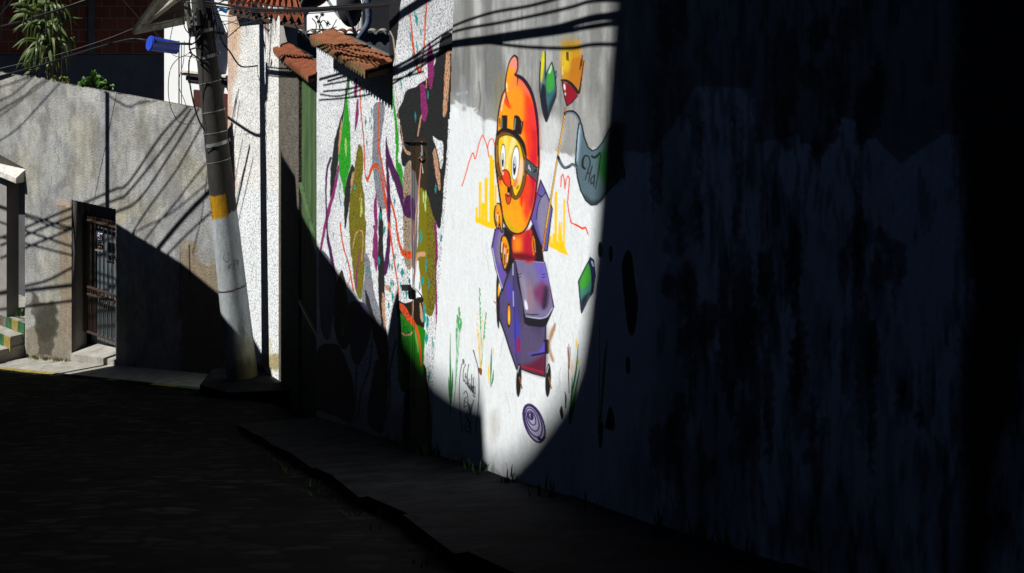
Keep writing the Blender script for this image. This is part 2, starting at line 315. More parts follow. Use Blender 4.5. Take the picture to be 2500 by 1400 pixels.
# ------------------------------------------------------------------ MURAL WALL
def seq(a, b, st): return list(np.arange(a, b, st))
def edge_px(py): return np.interp(py, [-400, 0, 400, 800, 1100, 2200], [1112, 1108, 1096, 1066, 1054, 1040])
def make_mural():
    xs = seq(1036, 1600, 1.5)+seq(1600, 2520, 4)+seq(2520, 5200, 120)+[6000, 8000]
    ys = seq(-1900, -30, 110)+seq(-30, 1180, 1.5)+seq(1180, 1640, 5)+seq(1640, 5200, 150)
    c = Canvas(xs, ys, (228, 233, 236)); X, Y = np.meshgrid(c.x, c.y)
    # bare grey plaster at the top, ragged limit of the white paint
    c.fill([(900,-2000),(900,252),(1100,254),(1112,262),(1133,264),(1152,264),(1169,281),(1179,297),(1199,293),(1212,298),(1316,372),(1336,360),(1362,369),(1389,379),(1402,386),(1420,400),(1450,360),(1500,372),(1530,368),(1560,372),(1600,372),(1603,360),(1650,300),(1700,210),(1840,215),(1845,350),(1950,330),(1960,350),(2000,360),(2030,350),(2040,280),(2100,300),(2200,400),(2300,330),(2600,330),(9000,300),(9000,-2000)], (150,151,150), 3.5, sp=False, ragged=3)
    c.fill([(1320,300),(1345,280),(1370,300),(1372,340),(1350,380),(1322,372)], (205,208,208), 16)
    c.fill([(1430,90),(1520,90),(1530,380),(1400,380)], (165,166,165), 25, .6)
    c.line([(1130,190),(1133,265)], (172,177,180), 14, 4); c.line([(1118,230),(1140,226)], (178,184,188), 7, 2)
    for k in range(110):                                        # vertical runs down the plaster
        x = rng.uniform(1110, 1560); y = rng.uniform(-30, 240); l = rng.uniform(40, 180); v = rng.choice([95, 105, 160, 175, 185])
        c.line([(x, y, .5), (x+rng.uniform(-3, 3), y+l*.5, rng.uniform(2, 8)), (x+rng.uniform(-4, 4), y+l, .5)], (v, v, v-3), soft=2.5, a=.35)
    c.line([(1170,200),(1174,240),(1170,270)], (70,72,70), 3, 2, .7)
    for k in range(70):                                         # brushy limit of the whitewash
        x = rng.uniform(1100, 1440); yb = np.interp(x, [1100, 1152, 1180, 1212, 1316, 1362, 1440], [254, 264, 298, 300, 374, 382, 392]); a_ = rng.uniform(-.5, .5)
        c.line([(x-9, yb+rng.uniform(-14, 8), 1), (x, yb+rng.uniform(-8, 8)+a_*6, rng.uniform(3, 9)), (x+10, yb+rng.uniform(-6, 14), 1)], (222, 227, 230), soft=1.6, a=rng.uniform(.3, .8))
    for k in range(36):                                         # scuffs, hairline cracks and old drips in the white paint
        x, y = rng.uniform(1070, 1460), rng.uniform(320, 1120); q = [(x, y)]
        for i in range(5): x += rng.uniform(-5, 5); y += rng.uniform(3, 18); q.append((x, y))
        c.line(q, (186, 190, 192), rng.uniform(.8, 2), .8, rng.uniform(.3, .8), sp=False)
    # the dark half of the wall: peeled and blackened patches
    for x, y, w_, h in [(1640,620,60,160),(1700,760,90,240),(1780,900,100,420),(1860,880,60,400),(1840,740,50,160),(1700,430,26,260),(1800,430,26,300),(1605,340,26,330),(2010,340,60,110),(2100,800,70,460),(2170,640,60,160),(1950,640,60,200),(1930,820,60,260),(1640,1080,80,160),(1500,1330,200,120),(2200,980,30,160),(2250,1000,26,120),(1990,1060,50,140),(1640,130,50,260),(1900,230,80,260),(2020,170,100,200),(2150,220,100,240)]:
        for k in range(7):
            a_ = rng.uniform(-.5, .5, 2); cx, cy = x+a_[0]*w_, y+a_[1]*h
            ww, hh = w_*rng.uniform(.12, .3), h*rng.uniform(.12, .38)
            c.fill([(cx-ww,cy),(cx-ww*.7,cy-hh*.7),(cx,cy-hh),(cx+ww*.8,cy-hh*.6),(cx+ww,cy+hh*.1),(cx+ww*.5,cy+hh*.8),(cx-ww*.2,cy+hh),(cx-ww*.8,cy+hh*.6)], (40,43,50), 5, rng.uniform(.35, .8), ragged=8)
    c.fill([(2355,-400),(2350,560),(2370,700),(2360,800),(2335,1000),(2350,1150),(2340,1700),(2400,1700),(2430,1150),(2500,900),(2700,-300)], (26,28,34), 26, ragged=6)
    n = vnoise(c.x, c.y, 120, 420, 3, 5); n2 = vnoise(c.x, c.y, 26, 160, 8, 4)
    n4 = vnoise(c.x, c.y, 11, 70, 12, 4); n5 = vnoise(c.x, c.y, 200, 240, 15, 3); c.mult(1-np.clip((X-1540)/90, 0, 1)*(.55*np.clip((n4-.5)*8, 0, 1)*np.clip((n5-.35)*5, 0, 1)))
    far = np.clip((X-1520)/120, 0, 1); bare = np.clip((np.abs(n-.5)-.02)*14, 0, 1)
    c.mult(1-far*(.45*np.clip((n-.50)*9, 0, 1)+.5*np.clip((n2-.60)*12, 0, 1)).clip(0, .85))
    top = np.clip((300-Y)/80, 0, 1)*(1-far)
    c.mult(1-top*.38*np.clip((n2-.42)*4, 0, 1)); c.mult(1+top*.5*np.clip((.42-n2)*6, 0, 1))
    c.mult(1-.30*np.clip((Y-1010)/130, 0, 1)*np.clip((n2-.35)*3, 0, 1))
    c.line([(1236,1130),(1240,1150),(1238,1170)], (70,70,70), 2, 1, .5); c.fill([(1195,1020),(1215,1000),(1218,1060),(1200,1080)], (175,170,160), 12, .5)
    # skyline strokes
    c.org(1100, 100, 3.0435); RO = (238,74,40); YE = (252,205,8)
    c.line([(88,1080),(110,1010),(140,900),(165,835),(172,832),(182,878),(190,872),(215,760),(235,708),(245,702),(262,745),(278,800),(290,868)], RO, 2.6, sp=False)
    c.line([(278,800),(285,760),(300,733),(318,730),(332,780)], RO, 2.4); c.line([(822,1085),(826,1010),(838,992),(850,1040),(852,1100),(862,1030),(875,1005),(886,1020),(882,1100),(872,1200),(885,1290),(900,1355),(935,1365),(985,1392),(1000,1385),(1018,1415)], RO, 2.8, sp=False)
    for x, y0, y1, w_ in [(197,1245,1345,5),(222,1055,1340,6),(243,1215,1345,8),(268,1030,1350,8),(305,860,1380,8),(322,890,1385,5),(338,1075,1385,5),(786,1130,1500,7),(848,1185,1560,5),(820,1360,1560,10)]:
        c.line([(x,y0),(x-2,y1)], YE, w_, .8, sp=False)
    c.fill([(186,1300),(240,1330),(290,1345),(325,1365),(330,1400),(280,1390),(188,1345)], YE, 1, sp=False)
    c.org(1100, 540, 2.5); c.fill([(603,100),(640,70),(690,90),(705,170),(722,212),(690,200),(602,155)], YE, 1, sp=False)
    c.line([(732,0),(745,14),(795,42),(808,50),(828,38),(842,82)], RO, 2.8, sp=False)
    for a_, b_ in [((625,20),(620,130)),((655,0),(655,130)),((672,-10),(690,120))]: c.line([a_, b_], (235,238,240), 2, 1, .8, sp=False)
    # plants
    c.org(1080, 700, 3.684); G1 = (24,122,44); G2 = (70,165,90)
    c.line([(78,420,1),(74,600,2.5),(78,900,5),(76,1160,1)], G1, soft=.8); c.line([(96,740,1),(92,900,4),(80,1100,1)], G1); c.line([(60,815,1),(66,930,4),(76,1100,1)], G1)
    for dx in (-18, -8, 6, 20): c.line([(150+dx,300),(142+dx*.6,520),(130+dx*.3,740),(118,940),(105,1100)], G2, 1, .7)
    for x, y in [(152,200),(158,240),(137,270),(150,290),(168,300),(130,390),(145,330),(160,350),(130,440),(172,330)]: c.line([(x,y-18,1),(x+2,y,4),(x-2,y+60,1)], G2)
    for x, y in [(335,10),(338,50),(332,90),(338,130),(340,180),(338,215),(342,260),(344,300),(344,350),(392,230),(390,260),(384,310),(380,350),(376,390),(378,430)]: c.line([(x,y,1),(x+6,y+20,3.2),(x,y+44,1)], G2)
    c.line([(342,200),(348,400),(352,500),(352,620),(350,730)], G2, 1.2); c.line([(388,300),(372,480),(362,640),(352,730)], G2, 1.2)
    for x, y in [(316,240),(320,280),(312,330),(322,345),(314,380),(324,400),(316,430),(362,240),(364,300),(362,340),(360,400),(360,470),(364,500)]: c.line([(x,y,2),(x+2,y+14,3)], (248,205,70))
    for x in (322, 330, 338, 360): c.line([(x,420),(x*.5+172,600),(346,735)], (238,190,70), 1.3)
    c.fill([(324,736),(342,732),(360,745),(358,795),(340,790)], (128,72,32), 1)
    c.line([(448,555,1),(442,700,4),(437,910,1)], G1, 4); c.line([(463,750,1),(458,830,4),(440,905,1)], G1); c.line([(463,548,1),(462,580,3),(462,618,1)], YE); c.line([(420,695,1),(420,780,4),(426,885,1)], YE)
    c.line([(283,575,3),(300,640),(322,720),(332,830),(332,980),(320,1150),(300,1300)], (18,20,26), 2); c.line([(180,695),(162,800),(156,950),(164,1120),(186,1310)], (18,20,26), 1.8)
    ink = (18,18,24)
    for q in [[(188,655),(190,700)],[(197,655),(200,690)],[(215,700),(198,735),(190,800),(195,850),(205,845)],[(212,780),(208,850),(220,880),(226,830),(214,810)],[(240,700),(228,800),(230,890),(238,900)],[(245,830),(238,880),(246,920),(252,870)],[(252,870),(258,940),(265,880),(272,950),(282,890)],[(268,790),(266,830),(262,930),(276,900)],[(282,820),(284,940),(292,960)],[(288,900),(280,970),(296,990),(298,900)],[(195,965),(215,940),(232,990),(205,1010),(200,1080),(212,1080),(236,1060),(210,1030)],[(232,1010),(240,1090),(230,1130),(246,1150),(250,1060)],[(250,1080),(256,1140),(264,1070),(270,1060)],[(285,1020),(272,1080),(258,1160)],[(205,1180),(222,1160),(232,1210),(212,1240),(214,1300),(240,1300)],[(235,1180),(246,1250),(225,1270)],[(246,1220),(268,1225)],[(256,1210),(252,1330),(262,1260)]]:
        c.line(q, ink, 2, .7)
    c.org(1100, 540, 2.5)
    c.line([(725,750,2),(722,900),(726,1050,2)], (110,60,32), 2.5); c.line([(717,770),(724,900)], (130,80,45), 2); c.line([(733,770),(728,900)], (130,80,45), 2)
    for a_ in [[(782,750,1),(770,900,4),(745,1050,5),(728,1180,3)],[(792,890,1),(778,970,4),(750,1100,4),(732,1240,2)],[(778,1015,1),(760,1100,4),(735,1235,3)],[(745,950,1),(740,1100,5),(725,1235,3)]]: c.line(a_, (24,110,34))
    for x, y, l in [(770,715,70),(783,845,35),(743,845,90)]: c.line([(x,y,1.5),(x,y+l/2,3.5),(x,y+l,1.5)], YE)
    c.line([(700,1040,1),(706,1080,4),(704,1140,3)], (50,20,16)); c.fill([(668,1160),(682,1130),(692,1190),(680,1210)], (20,22,26)); c.line([(912,610,1),(912,900,2),(905,1300,3)], (90,80,30)); c.line([(960,710,1),(940,900,6),(910,1330,4)], (100,85,30))
    c.fill([(950,1230),(975,1130),(1002,1200),(1000,1275),(950,1265)], (20,24,26)); c.fill([(910,1250),(935,1240),(925,1380),(908,1370)], (20,24,26))
    # purple machine ------------------------------------------------
    OUT = (24,18,34)
    c.fill([(285,330),(296,320),(300,470),(300,640),(292,650),(284,600),(280,450)], (20,20,26)); c.line([(268,492),(282,504)], (190,110,50), 3, sp=False); c.line([(297,385,1),(297,430,5),(296,468,1)], (240,170,30))
    body = [(385,235),(330,360),(298,470),(297,590),(330,680),(365,790),(405,905),(440,905),(500,930),(578,950),(582,800),(583,640),(632,524),(604,380),(576,252),(480,240)]
    c.fill(body, (70,62,98), 1, sp=False)
    c.fill([(300,480),(340,380),(385,280),(390,500),(395,700),(400,880),(370,790),(330,670)], (84,72,120), 4, sp=False)
    c.fill([(388,420),(402,560),(425,660),(430,760),(405,820),(392,700)], (62,60,190), 8); c.fill([(355,380),(372,400),(366,470),(350,470)], (80,66,190), 8)
    c.line([(386,245,2.5),(388,400,3),(396,650,3),(405,860,2)], (52,48,120), 3, 1.5); c.line([(383,250),(384,330)], (205,205,235), 1.6, 1); c.line([(385,430),(387,520)], (190,190,230), 1.8, 1)
    c.fill([(450,610),(540,700),(582,640),(582,860),(440,900),(420,780)], (86,74,110), 14); c.fill([(480,810),(540,800),(575,745),(580,800),(540,820)], (92,78,200), 7)
    c.fill([(440,880),(500,860),(578,820),(578,945),(500,928),(440,905)], (96,22,52), 9); c.line([(440,890),(500,905),(570,925)], (165,20,45), 4, 2.5); c.line([(411,720),(410,800)], (150,16,50), 4, 2); c.line([(421,715),(422,790)], (150,16,50), 4, 2)
    c.line([(575,730),(585,730),(600,735),(598,800),(580,805),(545,812),(500,820)], OUT, 5, 1.2); c.fill([(578,728),(600,732),(598,804),(578,808)], OUT, 1, sp=False)
    c.line(body+[body[0]], OUT, 3.4, .8, sp=False)
    c.fill([(395,240),(575,252),(604,380),(628,522),(592,585),(560,598),(462,582),(450,560),(418,370)], (120,112,150), 1, sp=False)
    c.fill([(520,255),(572,258),(596,370),(560,380),(530,320)], (110,95,190), 8); c.fill([(500,430),(560,370),(600,420),(585,520),(555,525),(515,470)], (120,52,100), 12); c.fill([(575,400),(600,420),(592,520),(560,530)], (46,34,60), 6)
    c.fill([(430,330),(465,380),(480,520),(470,560),(445,440)], (150,140,165), 8); c.fill([(480,360),(500,420),(510,520),(495,560),(475,470)], (150,118,128), 8)
    c.fill([(456,480),(468,500),(474,535),(462,540),(455,510)], (238,238,250), 2); c.line([(466,566),(500,572),(540,570)], OUT, 2.5); c.line([(462,585),(520,592),(560,594),(592,580),(625,530)], (200,200,230), 2, 1)
    c.fill([(395,240),(400,242),(424,370),(455,560),(462,585),(540,602),(596,588),(632,528),(622,560),(586,640),(560,650),(480,640),(452,625),(440,500),(410,370)], OUT, 1.2, sp=False)
    for x in (416, 562): c.line([(x,328),(x+18,322)], OUT, 2, sp=False); c.line([(x+1,345),(x+17,340)], OUT, 2, sp=False)
    c.line([(395,238),(480,244),(575,252)], (200,200,225), 2, 1)
    c.oval(358, 577, 12, 76, (30,18,24)); c.oval(359, 575, 8, 60, (244,160,22)); c.oval(360, 590, 4, 36, (250,205,50), 2)
    wing = [(275,50),(254,160),(278,290),(320,425),(342,350),(372,280),(385,150),(350,60),(320,40)]
    c.fill(wing, (104,82,168), 1, sp=False); c.fill([(300,70),(335,90),(320,200),(300,260),(280,180)], (128,118,140), 7); c.line(wing+[wing[0]], OUT, 3.2, sp=False); c.line([(258,165),(282,290),(318,408)], (214,214,240), 1.5, 1)
    # cockpit dark, red body
    c.fill([(330,30),(390,75),(480,60),(500,20),(540,0),(575,252),(395,238),(360,300),(345,330),(320,250)], (26,16,24), 1.2, sp=False)
    c.fill([(383,90),(420,82),(490,52),(498,120),(510,240),(440,236),(392,225),(379,150)], (225,70,22), 1.5); c.fill([(450,90),(492,60),(508,236),(450,236)], (190,16,48), 8); c.fill([(390,190),(505,210),(508,240),(395,232)], (110,10,32), 6); c.fill([(392,110),(425,110),(430,170),(395,180)], (245,140,24), 9); c.oval(390, 105, 4, 9, (250,240,220), 1.2)
    c.line([(507,95,3),(503,150,3),(512,205,3)], (225,120,24)); c.line([(514,110,2),(520,190,2)], (225,140,24))
    # sail behind
    c.org(1100, 100, 3.0435)
    sail = [(672,1035),(720,1140),(760,1250),(748,1330),(722,1560),(690,1560),(640,1430),(600,1320),(640,1160)]
    c.fill(sail, (98,84,168), 1, sp=False); c.fill([(690,1140),(725,1170),(742,1260),(720,1400),(690,1500),(650,1350),(655,1230)], (134,128,160), 6); c.line(sail+[sail[0]], OUT, 3, sp=False)
    c.line([(655,1140),(680,1160),(712,1120)], OUT, 2.5); c.line([(680,1150),(650,1240),(640,1330)], OUT, 2)
    # pole of the broom, broom
    c.line([(858,500,4.5),(800,860,4.5),(760,1100,5),(712,1390,6),(690,1560,6)], (70,44,18), 6, sp=False); c.line([(859,500,3),(800,860,3),(760,1100,3.4),(712,1390,4),(690,1560,4)], (196,126,34), 3.4, sp=False); c.line([(852,560,1),(800,870,1.5),(712,1390,1.5)], (240,205,90), 1.4, .6, sp=False)
    c.org(1300, 90, 3.2558)
    c.fill([(235,130),(240,40),(380,30),(395,150),(415,210),(372,440),(330,380),(236,350),(228,250)], (196,142,22), 9, sp=False); c.fill([(290,190),(385,150),(412,220),(372,430),(330,380),(290,350)], (190,116,18), 5, sp=False); c.fill([(240,110),(300,100),(290,260),(245,250)], (222,188,28), 9); c.fill([(250,0),(340,20),(330,110),(250,110)], (150,128,40), 18, .6)
    for q in [[(285,125),(288,190)],[(275,125),(277,185)],[(400,150),(392,230)],[(412,190),(396,300),(376,430)],[(392,180),(380,260)]]: c.line(q, (60,34,16), 3, 1, sp=False)
    c.line([(242,240),(244,300)], (245,225,120), 2, 1.2)
    c.fill([(236,352),(290,375),(360,435),(362,468),(320,520),(278,552),(256,480),(240,400)], (146,8,34), 1, sp=False); c.line([(234,346,5),(270,350,7),(310,375,8),(345,415,8),(372,445,6),(395,330,2)], (40,22,14), 6); c.line([(238,360),(258,480),(276,552),(320,520),(362,470)], (60,6,20), 3, sp=False)
    c.oval(258, 400, 7, 26, (250,235,235), 1.5, -.1); c.oval(264, 455, 4, 12, (250,235,235), 1.2)
    # leaf pair and lower leaf
    c.fill([(85,118),(105,160),(108,300),(120,470),(128,600),(110,675),(85,590),(66,480),(60,380),(66,200)], (88,114,124), 1.2); c.fill([(85,120),(102,140),(96,230),(80,340),(68,350),(72,200)], (226,214,10), 3); c.fill([(88,375),(105,400),(112,500),(125,600),(108,670),(70,500),(70,420)], (24,24,40), 2)
    c.line([(104,118),(106,250),(112,470),(126,610),(112,675)], OUT, 3.2); c.line([(66,200),(60,380),(68,490),(86,600),(110,675)], OUT, 3)
    c.fill([(158,205),(178,290),(190,400),(190,470),(160,560),(130,630),(112,480),(108,340),(120,280)], (54,104,112), 1.2, sp=False); c.fill([(152,215),(175,290),(178,380),(150,440),(118,430),(112,340),(122,280)], (58,158,66), 4); c.fill([(130,560),(186,440),(188,480),(150,575),(122,650)], (28,24,48), 6); c.fill([(148,225),(156,215),(150,270),(132,290)], (215,240,215), 3)
    c.line([(158,202),(120,275),(106,335)], (16,60,30), 3, sp=False); c.line([(158,202),(180,300),(192,400),(190,475),(150,575),(118,672)], OUT, 3, sp=False); c.line([(182,300),(190,270),(195,300),(188,345)], (64,52,90), 2.2)
    c.org(1100, 540, 2.5)
    c.fill([(855,222),(876,240),(884,320),(872,430),(840,470),(802,560),(792,470),(783,370),(820,290)], (30,40,96), 1, sp=False); c.fill([(845,250),(858,300),(868,390),(850,450),(803,550),(794,470),(786,370),(822,292)], (62,130,112), 3, sp=False); c.fill([(842,260),(856,310),(852,370),(800,420),(790,370),(824,295)], (58,158,44), 5); c.fill([(800,480),(850,440),(804,550)], (30,26,56), 6)
    c.line([(848,240),(820,292),(783,368),(792,470),(802,562),(840,480),(872,436),(885,330),(876,240),(855,222),(848,240)], OUT, 3, sp=False); c.line([(846,250),(862,310),(866,400),(858,450)], OUT, 2.6); c.line([(865,248),(874,275)], (200,215,250), 3, 1.4)
    for x, y, rx, ry in [(915,175,10,44),(980,200,8,46),(1085,880,11,50)]: c.oval(x, y, rx, ry, (50,54,62), 1.5, edge=(12,14,22), ew=3)
    c.fill([(1085,178),(1110,215),(1130,380),(1145,500),(1130,660),(1108,700),(1085,660),(1065,500),(1048,300),(1060,215)], (12,14,20), 1.5)
    # small wheels, smoke, spiral
    for x, r in ((419, 17), (598, 18)):
        c.oval(x, 972, r, 104, (22,20,22), 1, .04); c.line([(x+4,955),(x+20,1022)], (150,86,36), 3, sp=False); c.line([(x+2,885),(x-8,925)], (190,190,200), 1.8, 1)
    c.fill([(640,628),(632,690),(612,740),(612,780),(634,850),(622,858),(604,800),(602,730),(612,670)], (176,128,88), 4); c.line([(641,625),(638,670)], (150,90,40), 2)
    c.oval(512, 1235, 52, 122, (176,170,205), 2, -.34)
    for k, (rx, ry, ew) in enumerate([(56,122,4.5),(46,100,3.5),(34,74,3.2),(22,46,3),(12,22,4)]): c.oval(512-k*5, 1235-k*11, rx, ry, None, rot=-.34, edge=(44,24,84), ew=ew)
    c.oval(498, 1190, 9, 18, (40,22,70), 1); c.line([(540,1325),(560,1340),(575,1320)], (34,20,60), 7); c.line([(442,1170),(450,1225),(470,1270)], (60,44,110), 2)
    # flag
    c.org(1300, 90, 3.2558)
    flag = [(375,665),(360,780),(345,990),(360,1120),(385,1220),(425,1300),(470,1338),(510,1335),(560,1290),(610,1220),(680,1150),(700,1110),(735,1130),(738,1080),(716,1000),(716,760),(735,700),(700,710),(660,690),(610,740),(560,840),(520,890),(480,908),(445,880),(415,800),(395,700)]
    c.fill(flag, (84,106,116), 1.2, sp=False); c.fill([(530,940),(600,850),(720,720),(716,1000),(690,1120),(600,1210),(560,1160),(520,1060)], (16,96,34), 12, sp=False); c.fill([(372,690),(395,720),(385,850),(365,1010),(348,980),(360,820)], (110,140,160), 5); c.fill([(365,720),(378,740),(362,960),(352,960)], (176,200,216), 4)
    c.fill([(420,1260),(470,1300),(540,1290),(600,1200),(560,1300),(500,1338),(450,1325)], (40,52,66), 7); c.fill([(600,760),(716,700),(716,1090),(640,1160),(600,1000)], (14,30,24), 14)
    c.line(flag+[flag[0]], OUT, 3.6, sp=False)
    c.line([(262,612),(280,600),(320,595),(350,615),(372,650),(380,680)], OUT, 7, 1); c.line([(272,612),(300,605),(335,615),(362,650),(372,680)], (112,128,138), 4, 1)
    c.line([(207,955),(225,1000),(255,1040),(290,1035),(320,1015),(350,1030)], OUT, 7, 1); c.line([(215,985),(240,1022),(262,1040),(300,1022),(330,1018),(350,1040)], (88,104,118), 4.5, 1)
    for q in [[(420,1050,5),(402,1030,6),(405,975,5),(425,945,4),(452,960,3),(460,1010,3),(440,1080,3),(422,1140,2)],[(478,1030,3),(462,1090,3),(448,1160,2)],[(440,1085,3),(462,1085,3)],[(490,1105,3),(470,1130,3),(470,1170,3),(490,1150,3),(498,1095,3),(490,1190,2.5)],[(545,940,3),(530,1060,3),(505,1210,2)],[(475,950,5),(500,960,6),(540,925,5)]]: c.line(q, (16,24,26), soft=.9)
    # CHARACTER ------------------------------------------------------
    c.org(1190, 130, 5.6)
    def D(x, y): return (x*1.12, (y/5+230)*5.6)                 # zoom D units -> zoom C units
    head = [(375,38),(345,66),(308,130),(284,225),(264,330),(252,430),(249,500),(216,565),(190,665),(166,790),(152,900),(142,1050),(126,1220),(114,1380)]+[D(*p) for p in [(112,120),(128,300),(152,560),(172,720),(192,840),(215,930),(250,985),(300,1035),(360,1052),(420,1042),(470,1000),(510,920),(548,800),(578,680),(600,500),(622,320),(630,150),(628,20)]]+[(703,1300),(696,1100),(688,960),(675,820),(648,680),(608,540),(560,440),(500,365),(440,318),(396,300),(408,262),(418,200),(416,120),(404,60)]
    c.fill([(150,300),(250,250),(250,500),(180,700),(130,900),(90,800),(120,500)], (150,140,80), 14, .35)
    c.line(head+[head[0]], (34,18,36), 4.5, 1)
    c.fill(head, (250,160,10), 1, sp=True, n=3)
    c.fill([(430,340),(500,370),(600,560),(660,700),(690,900),(705,1200),(705,1500),(600,1600),(530,1400),(510,1150),(490,1050),(480,800),(490,600),(440,480)], (250,62,16), 9, sp=False)
    c.fill([(430,350),(490,370),(560,470),(590,580),(540,560),(460,480),(400,440)], (252,110,82), 9); c.fill([(600,1000),(690,980),(700,1250),(690,1560),(600,1480),(620,1250)], (214,10,44), 12); c.fill([(560,760),(640,720),(690,950),(660,1050),(590,980)], (240,50,50), 9)
    c.fill([(350,80),(400,75),(412,200),(400,270),(380,220),(350,190),(320,200)], (246,140,140), 7); c.fill([(340,330),(400,310),(410,450),(370,500),(300,560),(290,600),(330,480)], (252,136,60), 10); c.fill([(370,480),(470,480),(490,720),(480,900),(300,800),(300,660)], (252,150,20), 14)
    c.fill([(245,550),(262,600),(330,740),(290,750),(240,690),(228,620)], (244,70,16), 4)
    DD = lambda L: [D(*p) for p in L]
    c.fill(DD([(440,330),(540,330),(605,300),(600,480),(580,640),(548,780),(500,900),(450,960),(420,900),(440,700),(400,560),(430,440)]), (240,64,24), 9); c.fill(DD([(520,330),(610,330),(598,520),(575,660),(545,770),(520,680),(540,520)]), (196,6,56), 8)
    c.fill(DD([(400,560),(440,600),(430,720),(405,690)]), (236,40,22), 4); c.fill(DD([(200,820),(300,760),(420,800),(470,940),(380,1030),(300,1000)]), (250,166,12), 10); c.fill(DD([(200,850),(230,860),(300,960),(380,1020),(300,1020),(240,960)]), (200,178,6), 6); c.fill(DD([(130,380),(175,400),(165,460),(150,440)]), (240,80,20), 4)
    # outline of hair lock and heavy back line
    c.line([(375,34,5),(340,64,4),(305,130,3),(280,225,2.4),(262,330,2.4),(252,420,2.6),(252,500,2.6),(262,580,3),(298,690,1)], (40,20,50)); c.line([(375,34,5),(408,60,5),(418,130,3),(416,210,3),(400,262,3),(388,296,6),(440,322,9),(500,366,9),(560,448,9),(610,550,8),(650,690,7),(676,840,7),(692,1000,6),(700,1200,5),(704,1400,5)], (38,16,42)); c.line([(395,300,5),(418,340,3),(412,450,1)], (70,24,40))
    c.line([(248,500),(215,565),(188,665),(165,790),(150,900),(142,1050),(126,1200),(114,1360)], (34,18,26), 3); c.line(DD([(100,0),(105,200),(125,380),(150,560),(175,730),(190,840),(215,920),(250,985),(300,1035),(360,1055),(420,1045),(470,1000),(510,920),(550,800),(580,680),(602,500),(625,320),(635,150),(630,0)]), (34,16,30), 4)
    for q in [[(272,410,1.5),(270,450,3),(272,480,1.5)],[(281,500,1.5),(281,518,2)],[(245,560),(225,640),(208,710)],[(206,730),(195,790)]]: c.line(q, (255,245,225), 1.8, 1)
    # brows
    BK = (26,20,16)
    for q in ([(205,850),(278,850),(280,900),(275,1060),(190,1056),(194,900)], [(372,858),(400,846),(440,866),(475,935),(462,1120),(400,1100),(356,1060),(364,940)]): c.fill(q, BK, 1, sp=False)
    c.line([(172,895),(180,1010)], BK, 2.4, sp=False); c.line([(490,940),(480,1020),(462,1100)], BK, 3.4, sp=False); c.line([(206,890,2),(202,1020,3)], (120,118,116), 3, 1.5); c.line([(388,900,2),(372,1040,3)], (150,146,140), 3, 1.5)
    # goggles
    c.org(1100, 100, 3.0435)
    c.fill([(352,760),(365,715),(400,698),(460,704),(515,745),(545,830),(553,930),(543,1040),(520,1120),(485,1160),(460,1130),(445,1060),(400,1040),(375,1020),(355,930)], (242,200,16), 1); c.fill([(352,840),(375,950),(378,1020),(360,960)], (232,96,20), 4)
    c.fill([(395,710),(430,715),(420,840),(400,960),(385,960),(400,830)], (250,226,110), 5); c.fill([(460,720),(490,740),(440,880),(430,960),(410,960)], (248,232,150), 5); c.fill([(515,900),(545,880),(540,1000),(505,1060)], (250,205,170), 6); c.fill([(470,1050),(500,1030),(490,1080),(470,1085)], (240,120,80), 4)
    gog = [(375,1022),(352,930),(345,820),(350,730),(378,700),(430,690),(490,715),(530,770),(552,850),(558,930),(548,1040),(522,1125),(488,1168),(462,1140),(450,1085)]
    c.line([p+(9.5,) for p in gog], (30,20,14), soft=1); c.line([p+(5.6,) for p in gog], (124,80,22), soft=1)
    c.line([(346,700,5),(380,668,9),(430,666,10),(490,700,11),(540,765,9),(565,850,4)], (24,16,16), soft=1); c.line([(349,900),(349,780)], (180,140,90), 1.6, 1); c.line([(548,890),(545,1000)], (200,160,100), 1.6, 1); c.line([(515,1110),(500,1140)], (60,40,10), 2)
    c.oval(393, 866, 20, 102, (20,20,22), 1, .02); c.oval(393, 868, 16.5, 94, (248,250,252), 1, .02); c.oval(391, 888, 9, 54, (60,66,70), 1); c.oval(391, 866, 6, 26, (205,212,216), 1); c.oval(389, 900, 6, 30, (20,22,24), 1); c.oval(390, 876, 2.5, 8, (248,250,252), .8)
    c.oval(485, 908, 30, 132, (20,20,22), 1, .06); c.oval(485, 911, 25.5, 123, (248,250,252), 1, .06); c.oval(479, 930, 13, 72, (56,62,66), 1, .04); c.oval(482, 902, 8, 38, (210,216,220), 1); c.oval(477, 950, 8, 38, (18,20,22), 1); c.oval(477, 936, 3.4, 10, (248,250,252), .8)
    c.line([(498,1085),(494,1105)], (60,40,10), 1.6); c.line([(508,1075),(503,1100)], (60,40,10), 1.6)
    c.fill([(384,985),(398,964),(420,962),(438,990),(448,1040),(448,1080),(425,1078),(396,1046),(383,1012)], (236,64,20), 1); c.line([(384,985),(398,962),(420,960),(440,990),(450,1040),(452,1090),(454,1150)], (50,20,16), 2.6); c.line([(382,1005),(400,1055),(425,1082)], (50,20,16), 2.6); c.oval(392, 985, 5, 13, (255,225,200), 1.2)
    c.fill([(424,1084),(443,1086),(444,1130),(424,1140)], (22,14,12), 1, sp=False); c.fill([(412,1140),(424,1136),(446,1132),(450,1180),(434,1214),(418,1200)], (220,70,26), 1); c.oval(431, 1144, 8, 16, (200,14,36), 1, edge=(30,14,14), ew=2.2); c.oval(431, 1136, 4, 7, (250,235,235), .8); c.line([(410,1140),(418,1195),(434,1216),(450,1185),(452,1130)], (40,16,14), 2.2)
    c.fill([(562,872),(600,906),(642,942),(650,960),(645,1040),(612,1010),(556,965)], (70,82,90), 1, sp=False); c.line([(562,872),(648,945)], (28,20,30), 3, sp=False); c.line([(556,968),(640,1046)], (28,20,30), 3, sp=False); c.line([(585,925,2),(584,950,2),(592,945,2),(596,965,2)], (215,220,225), soft=.8); c.line([(625,975,4),(640,960,5)], (28,24,32))
    # hands
    HA = (244,160,14)
